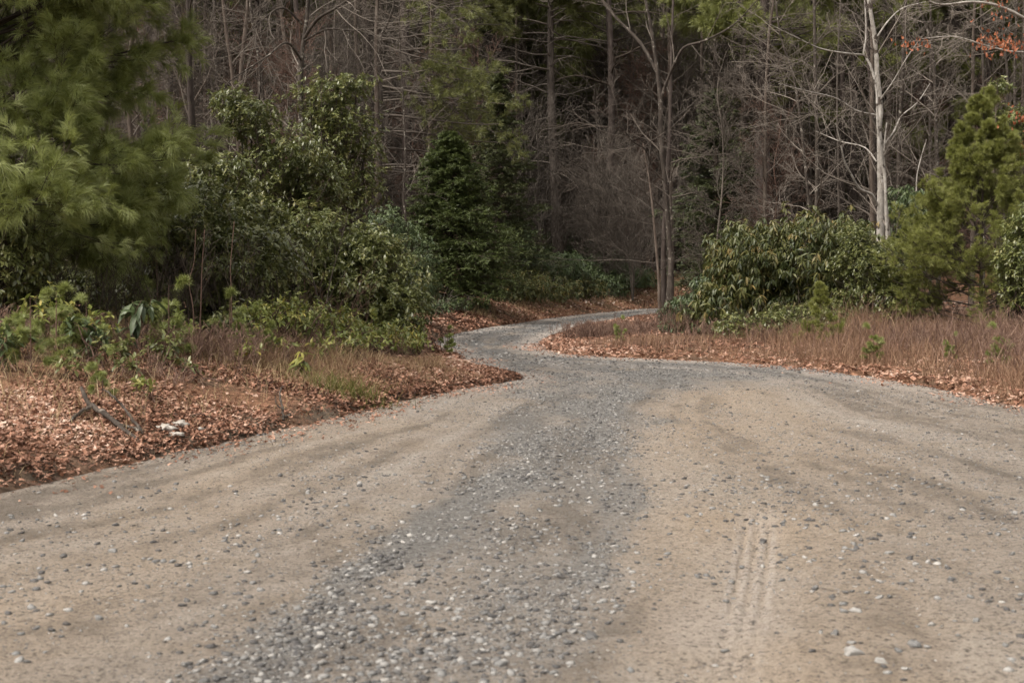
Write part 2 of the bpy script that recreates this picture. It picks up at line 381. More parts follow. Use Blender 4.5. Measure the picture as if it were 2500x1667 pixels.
RL = np.array([(-12,-6),(-9.5,2),(-6.2,6)]+[gp(a*K,b*K) for a,b in left_edge+tip+outer]+[(12,52),(28,60)]); RR = np.array([(12,-6),(9.5,5),(7.2,10.5)]+[gp(a*K,b*K) for a,b in inner[::-1]]+[(12,46),(28,54.5)])
def pdist(x, y, p):
    d = np.full(x.shape, 1e9)
    for (ax, ay), (bx, by) in zip(p[:-1], p[1:]):
        ex, ey = bx-ax, by-ay; t = np.clip(((x-ax)*ex+(y-ay)*ey)/(ex*ex+ey*ey), 0, 1); d = np.minimum(d, (x-ax-t*ex)**2+(y-ay-t*ey)**2)
    return np.sqrt(d)
def across(x, y):                           # 0 at the left edge of the road, 1 at the right edge
    a, b = pdist(x, y, RL), pdist(x, y, RR); return a/(a+b+1e-6), a+b
def streak(x, y):
    u, w = across(x, y); s = y*.22+x*.05
    return np.clip(.5+.50*fbm(u*13, s*.6, 201, 3)+1.0*fbm(u*44, s*.9, 202, 3)+.38*fbm(x*2.2, y*1.3, 203, 5)+.5*fbm(x*9, y*4, 204, 3), 0, 1)
def grav(x, y):
    jx = x + .6*fbm(x*.9, y*.6, 3, 3) + .25*fbm(x*4, y*3, 13, 3); jy = y
    a = dline(jx, jy, G([(480, 1700), (800, 1480), (930, 1380), (1150, 1230), (1330, 1060), (1450, 960), (1560, 910)]), [.5, .4, .36, .5, .8, 1.5, 2.5])
    b = dline(jx, jy, G([(1250, 1700), (1400, 1420), (1520, 1260), (1500, 1120), (1560, 980)]), [.45, .36, .3, .3, .6])
    far = sst(15, 22, y + .35*x)
    c = dline(jx, jy, G([(1000, 1750), (1150, 1400), (1300, 1150), (1450, 980)]), [1.5, 1.1, .9, 1.3]); u, w = across(x, y)
    g = np.maximum(np.maximum(.95*sst(0, .9, a), .55*sst(0, .95, b)), far*.95); g = np.maximum(g, .62*sst(0, .8, c))+.35*fbm(x*.8, y*.5, 43, 3)+.5*fbm(u*22, y*.2, 44, 3)
    return np.clip(g*(.8+1.3*fbm(x*2.5, y*1.2, 41, 5)), 0, 1)
def warm(x, y):
    a = dline(x, y, G([(2150, 1720), (1950, 1300), (1850, 1050), (1800, 960)]), [1.3, 1.4, 1.5, 1.3]); b = dline(x, y, G([(-300, 1700), (350, 1300), (900, 1040)]), [.8, 1.0, .9])
    return np.clip((sst(0, .8, a)+.6*sst(0, .8, b))*(.55+1.5*fbm(x*.9, y*.5, 301, 4)), 0, .85)
def pale(x, y):
    p = .55*sst(0, .9, dline(x, y, G([(1720, 1700), (1800, 1450), (1850, 1250)]), [.45, .4, .2]))*np.clip(.6+1.6*fbm(x*3, y*1.2, 302, 4), 0, 1)
    for off in (-.10, -.04, .03, .09):
        l = [(px_+off, py_) for px_, py_ in G([(1760, 1780), (1812, 1540), (1838, 1400), (1850, 1280), (1842, 1130)])]
        p = np.maximum(p, sst(.1, .6, dline(x+.008*fbm(x*5, y*5, 2, 2), y, l, [.024]*5))*np.clip(.8+.9*fbm(x*4, y*1.5, 51, 3)+.22*np.sign(np.sin(y*70+off*60)), 0, 1)*sst(1.0, .1, np.abs(y-6.9)/2.7))
    e = -sdf(x, y)
    rim = sst(.75, .2, e)*sst(14, 19, y)*.65*(1+fbm(x*2, y*2, 61, 3))
    # wheel tracks round the bend and along the road follow the distance from its edge
    tr = 0
    for c0, w0 in ((1.25, .22), (2.7, .25), (3.6, .2)):
        tr = np.maximum(tr, np.exp(-((e-c0+.25*fbm(x*.6, y*.6, 71, 2))/w0)**2))
    tr = tr*sst(15, 19, y)*.45*(.75+fbm(x*1.5, y*1.5, 81, 3))
    return np.clip(np.maximum(np.maximum(p*.9, rim), tr), 0, 1)
def road_z(x, y):
    g = grav(x, y)
    u, w = across(x, y); z = .035*fbm(x*.5, y*.5, 91, 3) + .035*fbm(u*15, y*.2, 94, 3) + .02*fbm(x*4, y*2.4, 92, 4)*(.5+g) + .010*fbm(x*16, y*14, 93, 3)
    # shallow ruts under the wheels
    l = G([(1740, 1700), (1850, 1330), (1800, 1000), (1700, 900)])
    z = z - .02*sst(0, 1, dline(x, y, l, [.35]*4))
    q = G([(1760, 1780), (1812, 1540), (1838, 1400), (1850, 1280), (1842, 1130)])
    for off in (-.07, -.005, .06):
        z = z - .014*sst(0, .8, dline(x, y, [(a+off, b) for a, b in q], [.024]*5))*sst(1.0, .1, np.abs(y-6.9)/2.7)*(.8+.4*np.sign(np.sin(y*70+off*60)))
    return z*sst(.3, -.6, sdf(x, y))+.004
rx = gspace([(-13, -5, .25, .06), (-5, .75, .055, .055), (.75, 1.75, .018, .018), (1.75, 7.5, .055, .055), (7.5, 14, .06, .25), (14, 62, .3, 1.0)])
ry = gspace([(-6, 4, .8, .06), (4, 9.5, .032, .032), (9.5, 16, .05, .07), (16, 50, .08, .25), (50, 72, .3, .8)])
X, Y = np.meshgrid(rx, ry)
F = gridfaces(len(ry), len(rx)); sd = sdf(X, Y).ravel()
keep = (sd[F] < .45).any(1)
F = F[keep]; used = np.unique(F); mp_ = np.full(X.size, -1); mp_[used] = np.arange(len(used)); F = mp_[F]
xr, yr = X.ravel()[used], Y.ravel()[used]
zr = road_z(xr, yr)
e = sd[used]; zr = zr - .10*sst(.05, .4, e)
ro = build('road', [(np.stack([xr, yr, zr], -1), F)], road_mat(), smooth=True)
for nm, fn in (('grav', grav), ('pale', pale), ('streak', streak), ('warm', warm), ('fresh', lambda x, y: sst(19, 24, y+.35*x))):
    a_ = ro.data.attributes.new(nm, 'FLOAT', 'POINT'); a_.data.foreach_set('value', fn(xr, yr).astype(np.float32))
tag(ro, 'winding unpaved road of packed tan dirt and grey gravel', None, None, 'structure')

# ---- stones on the road
def stone_tpl(seed, sub=1):
    g = rg(seed); import bmesh
    bm = bmesh.new(); bmesh.ops.create_icosphere(bm, subdivisions=sub, radius=.5)
    v = np.array([q.co[:] for q in bm.verts]); f = np.array([[q.index for q in p.verts] for p in bm.faces]); bm.free()
    for _ in range(7):                      # flat broken facets
        nn = nrm(g.normal(size=3)); c = .26+.14*g.random()
        dd = v@nn; v = v - np.outer(np.maximum(dd-c, 0), nn)
    v = v*(1+.12*g.normal(size=(len(v), 1)))*np.array([1.15, .85+.2*g.random(), .5+.15*g.random()])
    return v, f
def stonemat():
    m, n, b = mat('stone_grey')
    c = ramp(n, [(0, .045, .045, .047), (.4, .14, .142, .14), (.7, .21, .208, .20), (.92, .26, .254, .24), (1, .32, .31, .29)], attr(n)).outputs[0]
    f = noise(n, 60, 4, .7); c = mixc(n, ramp(n, [(.4, .0, .0, .0), (.7, .3, .3, .3)], f).outputs[0], c, (.22, .19, .155))
    n.links.new(c, b.inputs['Base Color']); b.inputs['Roughness'].default_value = .85; b.inputs['Specular IOR Level'].default_value = .3
    return m
M_stone = stonemat()
g = rg(7)
def yaw(g, n, tilt=.25):
    a = g.random(n)*2*math.pi; tx, ty = g.normal(size=(2, n))*tilt
    d = np.stack([np.cos(a), np.sin(a), tx], -1)
    return rots(d, g, ty)
parts = []
small = [stone_tpl(s, 1) for s in range(4)]
smaller = []
for s in range(3):                            # octahedral chips for the finest gravel
    q = rg(s+50); v = np.array([[1, 0, 0], [0, 1, 0], [-1, 0, 0], [0, -1, 0], [0, 0, 1.]])*.5; v = v + q.normal(size=v.shape)*.1; v[:, 2] *= .55
    smaller.append((v, np.array([[0, 1, 4], [1, 2, 4], [2, 3, 4], [3, 0, 4]])))
def put_stones(n, box, smin, smax, power, tpls, dens, base=.09):
    x = box[0]+(box[1]-box[0])*g.random(n); y = box[2]+(box[3]-box[2])*g.random(n)
    keep = (np.abs(x) < .38*y+.6) & (sdf(x, y) < .05)
    x, y = x[keep], y[keep]
    gg = grav(x, y); u_, w_ = across(x, y); cl = np.clip(.45+1.8*fbm(x*1.3, y*.9, 17, 4)+2.0*fbm(u_*20, y*.35, 18, 3), 0, 1.5)
    p = dens*(base+1.0*gg**1.3)*(.15+1.1*cl)
    keep = g.random(len(x)) < p; x, y = x[keep], y[keep]; n = len(x)
    s = smin+(smax-smin)*g.random(n)**power
    for k, (tv, tf) in enumerate(tpls):
        sl_ = slice(k, None, len(tpls)); q = len(x[sl_])
        T = np.stack([x[sl_], y[sl_], road_z(x[sl_], y[sl_])+s[sl_]*.04], -1)
        parts.append(scatter(tv, tf, yaw(g, q), T, s[sl_], np.clip(g.random(q)**2.3+.1*(s[sl_] < .012), 0, 1)))
put_stones(120000, (-4, 4, 4, 10), .006, .05, 3.1, small, .8)
put_stones(110000, (-4, 4, 4, 10), .005, .015, 1.3, smaller, 1.0, .3)
put_stones(70000, (-6, 7, 10, 20), .012, .05, 3.2, small, .55)
put_stones(170000, (-6, 7, 10, 20), .009, .024, 1.5, smaller, .8, .25)
put_stones(120000, (-6, 14, 20, 48), .018, .06, 2.0, smaller, .8)
tag(build('gravel', parts, M_stone), 'loose grey gravel strewn over the road surface', 'gravel', None, 'stuff')
# larger single stones, each where the photo shows it: (px, py, size m, flatness, tone, label)
big = [
 (2085, 1600, .075, .8, .93, 'pale rounded stone, largest near the bottom edge of the road, light on top'),
 (2150, 1622, .060, .5, 1.0, 'flat whitish stone lying just beside the largest pale stone'),
 (2210, 1638, .032, .4, .95, 'small pinkish white chip at the bottom edge of the road'),
 (2232, 1583, .062, .6, .35, 'dark broken stone with wet-looking underside right of the pale stones'),
 (2275, 1528, .042, .8, .92, 'round white pebble alone on the sandy wheel track'),
 (2385, 1524, .030, 1.1, .5, 'small upright grey stone farthest right among the larger ones'),
 (2040, 1553, .050, .8, .2, 'dark blocky stone behind the pale rounded stone'),
 (2078, 1575, .036, .5, .55, 'oval grey pebble between dark block and pale stone'),
 (2090, 1500, .048, .6, .9, 'pale flat stone touching a grey one in the cluster'),
 (2060, 1500, .040, .8, .45, 'mid grey stone left of the pale flat one in the cluster'),
 (2200, 1432, .038, .5, .1, 'black flat stone at the far end of the stone cluster'),
 (2145, 1465, .040, .4, .6, 'flat grey slab of stone in the middle of the cluster'),
 (2172, 1463, .030, .9, .15, 'pointed dark stone standing beside the grey slab'),
 (2065, 1453, .038, .5, .12, 'dark flat stone left of the stone cluster'),
 (2170, 1352, .050, .4, .88, 'pale green-grey flat stone farther up the sandy track'),
 (2265, 1376, .035, .6, .9, 'white chip on smooth sand above the cluster'),
 (2058, 1296, .045, .4, .5, 'thin grey slab lying crosswise on the right wheel track'),
 (2090, 1306, .045, .35, .95, 'thin white slab just beyond the grey slab'),
 (1975, 1267, .032, .6, .15, 'dark stone on brown stained dirt of the right track'),
 (1950, 1205, .026, 1.0, .3, 'small grey stone with white tip on the right track'),
 (1855, 1103, .036, .6, .3, 'dark grey stone alone far up the right track'),
 (1795, 1450, .048, .4, .3, 'slanted dark slab left of the pale tire mark'),
 (1440, 1555, .080, .5, .15, 'long dark angular rock at the middle bottom of the road'),
 (1385, 1570, .050, .6, .2, 'dark rock wedged against the long angular rock'),
 (1225, 1625, .055, .6, .4, 'blue-grey chunk of stone near the bottom centre of the road'),
 (455, 1624, .045, .8, .3, 'dark grey lump with pale top in the lower left gravel'),
 (530, 1655, .050, .6, .1, 'black stone half out of view at the lower left'),
 (1020, 1388, .046, .7, .12, 'dark shiny stone at the end of the thick gravel band'),
 (848, 1383, .050, .5, .2, 'dark grey slab inside the thick gravel band'),
 (902, 1500, .034, .8, .55, 'lone greenish grey pebble on bare grey dirt'),
 (502, 1522, .034, .5, .1, 'dark wedge of stone left of the gravel band'),
 (275, 1348, .062, .35, .6, 'long grey slab on tan dirt toward the left bank'),
 (240, 1510, .036, 1.0, .5, 'grey egg shaped stone on the left tan dirt'),
 (198, 1440, .030, .7, .85, 'pale pebble left of the egg shaped stone'),
 (430, 1182, .036, .7, .2, 'dark stone near the left road edge'),
 (875, 1105, .036, .6, .2, 'dark stone on the road beyond the gravel band'),
 (1620, 975, .04, .7, .12, 'small black stone far along the road centre'),
 (1055, 1225, .05, .5, .6, 'flat grey stone on the near side of the centre gravel'),
 (1250, 1272, .044, .6, 1.0, 'brightest white stone in the centre gravel'),
]
for i, (px, py, s, fl, tone, lab) in enumerate(big):
    x, y = gp(px, py); tv, tf = stone_tpl(300+i, 3); q = rg(900+i)
    tv = tv*(1+.05*q.normal(size=(len(tv), 1)))*np.array([s, s*.85, s*max(fl, .45)*1.5])
    o = build('stone', [(tv, tf, np.full(len(tv), tone*.93))], M_stone, loc=(x, y, float(road_z(np.array([x]), np.array([y]))[0])+s*.06))
    o.rotation_euler = (q.normal()*.15, q.normal()*.15, q.random()*6.28)
    tag(o, lab, 'stone', 'larger stones lying on the gravel road')
# ------------------------------------------------------------------ leaf, needle and blade shapes
def leaf_tpl(w=.38, fold=.18, droop=.25, n=4):       # length 1 along +Y
    t = np.linspace(0, 1, n+1); wd = w*.5*np.sin(np.pi*t**.85)**.8; wd[0] = .02; wd[-1] = 0
    z = -droop*t**2; V = []; F = []
    for i in range(n+1):
        V += [[-wd[i], t[i], z[i]+fold*wd[i]], [0, t[i], z[i]], [wd[i], t[i], z[i]+fold*wd[i]]]
    for i in range(n):
        a = i*3; F += [[a, a+1, a+4, a+3], [a+1, a+2, a+5, a+4]]
    return np.array(V, float), np.array(F)
def oak_tpl(seed):
    q = rg(seed); n = 7; t = np.linspace(0, 1, n)
    wd = np.array([.03, .16, .10, .30, .17, .33, .02])*(1+.2*q.normal(size=n)); c1, c2 = q.normal(size=2)*.5
    V = []; F = []
    for i in range(n):
        for s in (-1, 0, 1):
            x = s*wd[i]; y = t[i]-.08*abs(s); V.append([x, y, c1*x*x*2.5+c2*(y-.5)**2*1.1+.03*q.normal()])
    for i in range(n-1):
        a = i*3; F += [[a, a+1, a+4, a+3], [a+1, a+2, a+5, a+4]]
    return np.array(V, float), np.array(F)
LEAF_LAUREL = leaf_tpl(.40, .22, .22, 3); LEAF_RHODO = leaf_tpl(.27, .35, .45, 3)
OAK = [oak_tpl(s) for s in range(6)]
CHIP = (np.array([[-.35, 0, 0], [.3, .05, .06], [.4, .9, .0], [-.2, 1, .12]]), np.array([[0, 1, 2, 3]]))
def tuft_tpl(seed, n=34, w=.011, spread=1.1, droop=.5):
    q = rg(seed); V = []; F3 = []; F4 = []
    for i in range(n):
        th = q.random()*6.28; a = spread*(.25+.75*q.random()); L = .75+.35*q.random()
        d = np.array([math.sin(a)*math.cos(th), math.cos(a), math.sin(a)*math.sin(th)]); s = nrm(np.cross(d, q.normal(size=3)))*w
        b0 = np.array([0, -.35*q.random(), 0]); m = b0+d*L*.55; e = b0+d*L; e[2] -= droop*L*.35*(.4+q.random())
        k = len(V); V += [b0-s*.6, b0+s*.6, m+s, m-s, e]; F4.append([k, k+1, k+2, k+3]); F3.append([k+3, k+2, k+4])
    return np.array(V), [np.array(F4), np.array(F3)]
TUFT = [tuft_tpl(s, 34, .0135, .9, .7) for s in range(5)]
TUFT_FAR = [tuft_tpl(s+9, 22, .028, 1.2, .3) for s in range(3)]
TUFT_SAP = [tuft_tpl(s+29, 30, .020, 1.0, .2) for s in range(3)]
def tufts(g, P, d, size, tpls, tone=None, roll=True):
    out = []; n = len(P); r = np.clip(.5+.22*g.normal(size=n) if tone is None else tone, 0, 1)
    for k, (tv, tf) in enumerate(tpls):
        s = slice(k, None, len(tpls)); q = len(P[s])
        if q: out.append(scatter(tv, tf, rots(d[s], g, g.normal(size=q)*.3), P[s], np.broadcast_to(size, (n,))[s]*(.8+.4*g.random(q)), r[s]))
    return out
def whorls(g, P, d, size, tpl, n=7, open_=1.15, droop=.0, tone=None):
    """leaves in a rosette round each shoot tip P with direction d"""
    N = len(P); a = np.arange(n)[None]*2.4+g.random((N, 1))*6.28
    M = rots(d, g); e1, e2 = M[:, :, 0], M[:, :, 2]
    op = open_*(.6+.6*g.random((N, n)))[..., None]
    D = (np.cos(op)*d[:, None, :] + np.sin(op)*(np.cos(a)[..., None]*e1[:, None, :]+np.sin(a)[..., None]*e2[:, None, :]))
    D[..., 2] -= droop*(.6+.8*g.random((N, n)))
    D = nrm(D.reshape(-1, 3)); T = (P[:, None, :] - d[:, None, :]*(g.random((N, n, 1))*size*.6)).reshape(-1, 3)
    r = np.repeat(np.clip(.45+.2*g.normal(size=N) if tone is None else tone, 0, 1), n) + .12*g.normal(size=N*n)
    return scatter(tpl[0], tpl[1], rots(D, g, g.normal(size=N*n)*.35), T, size*(.6+.55*g.random(N*n)), np.clip(r, 0, 1))

# ------------------------------------------------------------------ shrubs and trees
def shrub(name, label, cat, base, blobs, g, n, size, tpl, m, ms, group=None, nleaf=7, open_=1.15, droop=0., stems=40, shell=.55, updir=.7, smallstems=True):
    """broadleaf evergreen: shoots fill the blobs [(x,y,z,rx,ry,rz)] given relative to the base"""
    root = empty(name, base, label, cat, group); P = []; C = []
    vol = np.array([b[3]*b[4]*b[5] for b in blobs])**(2/3); cnt = np.maximum((n*vol/vol.sum()).astype(int), 5)
    for b, c in zip(blobs, cnt):
        u = nrm(g.normal(size=(c, 3))); lump = 1+1.15*fbm(u[:, 0]*2.6+b[0]*3, u[:, 1]*2.2+u[:, 2]*3.3+b[2], 3, 4)+.12*g.normal(size=c)
        rr = (shell+(1-shell)*g.random(c)**.5)*lump
        P.append(np.array(b[:3])+u*rr[:, None]*np.array(b[3:])); C.append(np.broadcast_to(np.array(b[:3]), (c, 3)))
    P = np.concatenate(P); C = np.concatenate(C)
    if (P[:, 2] > .03).sum() < 20: P[:, 2] = np.abs(P[:, 2])+.05
    k = P[:, 2] > .03; P = P[k]; C = C[k]
    d = nrm(P-C); d[:, 2] += updir; d = nrm(d+.35*g.normal(size=d.shape))
    fol = [whorls(g, P, d, size, tpl, nleaf, open_, droop)]
    build('foliage', fol, m, root)
    idx = g.permutation(len(P))[:stems]; T = P[idx]; st = g.normal(size=(len(idx), 3))*.12; st[:, 2] = 0
    mid = st*.5+T*.5+g.normal(size=T.shape)*.12*np.linalg.norm(T, axis=1, keepdims=True)*.6; mid[:, 2] = T[:, 2]*.55
    t = np.linspace(0, 1, 7)[None, :, None]
    PP = (1-t)**2*st[:, None]+2*t*(1-t)*mid[:, None]+t*t*T[:, None]
    PP[:, 1:-1] += g.normal(size=PP[:, 1:-1].shape)*.02
    RR = np.linspace(.012, .004, 7)[None]*np.ones((len(idx), 1))*(.6+.25*np.linalg.norm(T, axis=1)[:, None])
    parts = [tubes(PP, RR, 4)]
    if smallstems:
        P2, R2, _ = grow(g, PP, RR, 5, .35, .98, .55, 45, 5, .6, .15, .05, .3, .003); parts.append(tubes(P2, R2, 3))
    build('stems', parts, ms, root); return root
def ter1(x, y): return float(terr(np.array([x]), np.array([y]))[0])
def gbase(px, D):
    x = (px-1250)/FPX*D/1.0; return np.array([x, D, ter1(x, D)])
def blobs_px(base, lst, D):
    """blobs given by photo pixels (cx, cy, rx, ry) and depth offset/thickness (dy, ry_m)"""
    out = []
    for cx, cy, rx, ry, dy, th in lst:
        c = at(cx, cy, D+dy)-base; s = (D+dy)/FPX; out.append((c[0], c[1], c[2], rx*s, th, ry*s))
    return out
def bare(name, label, trunks, g, lv, mt, mb, cat='tree', group=None, sides=9, base=None, tw=3):
    """trunks: [(pts, radii)] in world space; lv: list of dicts for grow()"""
    base = trunks[0][0][0] if base is None else base
    root = empty(name, base, label, cat, group); pt = []; P0 = []; R0 = []
    for pts, rad in trunks:
        p, r = resample(np.array(pts)-base, rad, 26); pt.append(tubes(p, r*(1+.06*g.normal(size=26)), sides)); P0.append(p); R0.append(r)
    build('trunk', pt, mt, root, smooth=True)
    P, Rr = np.stack(P0), np.stack(R0); bp = []
    for i, l in enumerate(lv):
        P, Rr, ln = grow(g, P, Rr, **l); bp.append(tubes(P, Rr, 5 if i == 0 and len(lv) > 2 else tw))
        if len(P) and i < len(lv)-1 and isinstance(lv[i+1].get('L'), str): lv[i+1] = dict(lv[i+1], L=ln*float(lv[i+1]['L']))
    if bp: build('branches', bp, mb, root)
    return root
def tr(pts, D, lean=0.):                     # photo pixel polyline (px, py, width px) at depth D
    o = []; r = []
    n = len(pts)
    for i, (px, py, w) in enumerate(pts):
        d = D+lean*i/max(n-1, 1); o.append(at(px, py, d)); r.append(max(w*.33*d/FPX, .005))
    return o, r
def rooted(pts, D, lean=0.):                 # same, but its foot is put into the ground
    o, r = tr(pts, D, lean); x = o[0][0]; z = ter1(x, D)
    o = [np.array([x, D, z-.1])]+[p for p in o if p[2] > z+.3]; r = [r[0]*1.35]+r[len(r)-len(o)+1:]
    return o, r

# conifers ------------------------------------------------------------
def pine(name, label, base, H, r0, g, z0, nb, Lfun, upang, tuft, tpls, mn, mb, mt, cat='pine tree', group=None, sub=(9, 7), sag=-.0, dead=(0, 0, 0), tdense=1, azr=None, jit=.25, trunkpts=None):
    up_flat = upang < 25; root = empty(name, base, label, cat, group)
    zz = np.linspace(0, H, 24); xo = .04*H*np.cumsum(g.normal(size=(24, 2)), 0)*.12*0
    tp = np.stack([fbm(zz*.3, zz*0, 3, 2)*.25, fbm(zz*.3, zz*0+9, 4, 2)*.25, zz], 1) if trunkpts is None else resample(trunkpts, np.ones(len(trunkpts)), 24)[0]
    rad = r0*(1-.93*zz/H)**.85; rad[0] *= 1.4; rad[1] *= 1.1
    build('trunk', [tubes(tp, rad, 10)], mt, root, smooth=True)
    def limbs(n, za, zb, Lf, up_, wob, k=9):
        z = za+(zb-za)*np.sort(g.random(n)); z = za+(z-za)
        az = g.random(n)*6.28 if azr is None else azr[0]+(azr[1]-azr[0])*g.random(n)
        L = np.array([Lf(q) for q in z])*(.7+.45*g.random(n)); i = np.clip(z/H*23, 0, 22.9)
        st = np.stack([np.interp(z, tp[:, 2], tp[:, 0]), np.interp(z, tp[:, 2], tp[:, 1]), z], 1)
        e = R_(1)*(up_*(1 if up_ < 25 else .12+.88*np.clip((z-za)/2.0, 0, 1))+8*g.normal(size=n)); d = np.stack([np.cos(az)*np.cos(e), np.sin(az)*np.cos(e), np.sin(e)], 1)
        out = [st]; s = (L/(k-1))[:, None]
        for j in range(k-1):
            out.append(out[-1]+d*s); d = d+g.normal(size=d.shape)*wob; d[:, 2] += sag; d = nrm(d)
        r = np.minimum((.012+L*.010) if upang < 25 else (.006+L*.006), np.interp(z, zz, rad)*.5)
        return np.stack(out, 1), r[:, None]*np.linspace(1, .3, k)[None], L
    parts = []
    if nb:
        P, Rr, L = limbs(nb, z0, H*.97, Lfun, upang, .06); parts.append(tubes(P, Rr, 5))
        P2, R2, L2 = grow(g, P, Rr, sub[0], .3, .97, L*.38, 42, 6, .6, .07, .03, .45, .003, .75 if up_flat else .4); parts.append(tubes(P2, R2, 3))
        P3, R3, L3 = grow(g, P2, R2, sub[1], .3, 1., L2*.42, 40, 4, .7, .06, .04, .3, .002, .3); parts.append(tubes(P3, R3, 3))
        tips = np.concatenate([P3[:, -1], P3[:, 2], P2[:, -1], P2[:, 3], P[:, -1]]); dr = np.concatenate([P3[:, -1]-P3[:, -2], P3[:, 2]-P3[:, 1], P2[:, -1]-P2[:, -2], P2[:, 3]-P2[:, 2], P[:, -1]-P[:, -2]])
        dr = nrm(dr); 
        k = g.random(len(tips)) < tdense; tips, dr = tips[k], dr[k]
        dr = nrm(dr+.2*g.normal(size=dr.shape))
        build('crown', tufts(g, tips, dr, tuft, tpls), mn, root)
    if dead[0]:
        P, Rr, L = limbs(dead[0], dead[1], dead[2], lambda z: 2.9, 2, .13); Rr = np.maximum(Rr*.8, .011); parts.append(tubes(P, Rr, 4))
        P2, R2, _ = grow(g, P, Rr, 7, .3, .97, L*.3, 50, 5, .6, .2, .0, .4, .004); parts.append(tubes(P2, R2, 3))
    build('branches', parts, mb, root); return root
def hemlock(name, label, base, H, Rb, g, mn, mt, z0=.1, nb=130, bl=.05, group=None, droop=-.05, dens=1., cat='hemlock tree'):
    root = empty(name, base, label, cat, group)
    build('trunk', [tubes(np.stack([np.zeros(12), np.zeros(12), np.linspace(0, H, 12)], 1), .022*H*(1-.95*np.linspace(0, 1, 12))**.8, 8)], mt, root, smooth=True)
    n = nb; z = z0+(H*.99-z0)*((np.arange(n)+g.random(n))/n); az = np.arange(n)*2.39996+g.normal(size=n)*.5
    L = Rb*((1-z/H)**.68)*(.5+.6*g.random(n))+.05
    e = .25-.1*g.random(n)+.35*(z/H); d = np.stack([np.cos(az)*np.cos(e), np.sin(az)*np.cos(e), np.sin(e)], 1)
    out = [np.stack([0*z, 0*z, z], 1)]; s = (L/6)[:, None]
    for j in range(6):
        out.append(out[-1]+d*s); d[:, 2] += droop*1.4; d = nrm(d+.05*g.normal(size=d.shape))
    P = np.stack(out, 1); Rr = (.004+.008*L)[:, None]*np.linspace(1, .3, 7)[None]
    P2, R2, L2 = grow(g, P, Rr, 12, .15, 1., L*.42, 48, 5, .6, .06, -.05, .55, .002, .75)
    P3, R3, L3 = grow(g, P2, R2, 6, .1, 1., np.maximum(L2*.45, .06), 45, 4, .6, .06, -.06, .4, .0015, .7)
    build('branches', [tubes(P, Rr, 4), tubes(P2, R2, 3)], mt, root)
    fol = []
    for Q, m_ in ((P3, 7), (P2, 8)):
        N = len(Q); t = g.random((N, m_)); p, T, _ = samp(Q, np.ones(Q.shape[:2]), t)
        side = nrm(np.cross(T, np.array([0, 0, 1.]))+1e-6)*g.choice([-1, 1], size=(N, m_, 1))
        dd = nrm(T*.8+side*.8+g.normal(size=T.shape)*.25); dd[..., 2] -= .1
        p = p.reshape(-1, 3); dd = nrm(dd.reshape(-1, 3)); k = g.random(len(p)) < dens; p, dd = p[k], dd[k]; q = len(p)
        tv = np.array([[-.13, 0, 0], [.13, 0, 0], [.10, .7, 0], [0, 1, -.1]]); tf = np.array([[0, 1, 2, 3]])
        rn = np.clip(.30+.45*np.clip(np.hypot(p[:, 0], p[:, 1])/(Rb*(1-np.clip(p[:, 2]/H, 0, .98))+.1), 0, 1)*0+.2+.2*g.normal(size=q), 0, 1)
        fol.append(scatter(tv, tf, rots(dd, g, g.normal(size=q)*.5), p, bl*(.7+.6*g.random(q)), rn))
    build('crown', fol, mn, root); return root
# ================================================================== LEFT SIDE
# the big young white pine leaning into the frame
b = gbase(-60, 16.6)
def Lp(z): return 2.15+.25*z if z < 3.2 else max(2.95-(z-3.2)*.26, .5)
pine('white_pine', 'large soft needled green pine filling the upper left behind the leafy bank', b, 8.5, .10, rg(101), .42, 165, Lp, 31, .15, TUFT, M_needle, M_twigdark, M_barkdark, sub=(13, 9), sag=-.004)
# laurels ---------------------------------------------------------
def laurel(label, px, D, bl, n, seed, size=.092, m=None, tpl=None, nleaf=7, droop=.15, stems=40, **k):
    base = gbase(px, D)
    return shrub('laurel_shrub', label, 'laurel shrub', base, blobs_px(base, bl, D), rg(seed), int(n*1.5), size, tpl or LEAF_LAUREL, m or M_laurel, M_twigdark, 'laurel shrubs beside the road', nleaf, 1.2, droop, stems, **k)
laurel('glossy laurel at the left frame edge in front of the large pine', 10, 15.0, [(0, 500, 70, 110, 0, .5), (30, 640, 95, 90, 0, .6), (-20, 400, 50, 60, 0, .4), (70, 720, 60, 50, .2, .4)], 620, 201, .085, droop=.35)
laurel('broad dark laurel mound directly right of the large pine over the leafy bank', 520, 19.5, [(470, 560, 150, 110, 0, .9), (600, 640, 130, 110, -.2, .9), (520, 740, 160, 70, -.2, .7), (400, 660, 90, 100, .3, .7)], 2100, 202, stems=60)
laurel('rounded laurel thicket ending at the road bend, largest on the left side', 860, 22.5, [(760, 620, 130, 120, 0, 1.2), (880, 690, 140, 110, 0, 1.2), (960, 760, 90, 70, -.3, .8), (780, 770, 150, 60, -.3, .8), (900, 610, 70, 60, .3, .8)], 3400, 203, stems=70)
laurel('tall sparse laurel with grey stems between white trunk and dark trunk', 640, 24, [(610, 290, 80, 60, 0, .8), (700, 380, 110, 70, 0, 1.), (640, 480, 110, 70, 0, 1.), (560, 250, 50, 35, 0, .5), (770, 470, 90, 90, .4, .9)], 1500, 204, stems=60, shell=.3)
laurel('upper laurel spray with yellowish leaves right of the white trunk', 830, 26, [(800, 230, 90, 45, 0, .7), (860, 205, 60, 30, 0, .5), (850, 330, 90, 80, 0, .9), (790, 290, 60, 50, 0, .7), (860, 440, 90, 90, 0, .9)], 1000, 205, stems=60, shell=.3)
laurel('leggy laurel standing behind the rounded thicket near the green hemlock', 960, 29, [(940, 560, 60, 60, 0, .8), (1000, 620, 60, 70, 0, .8), (1020, 700, 50, 60, 0, .6)], 700, 206, m=M_rhodog, tpl=LEAF_RHODO, droop=.5)
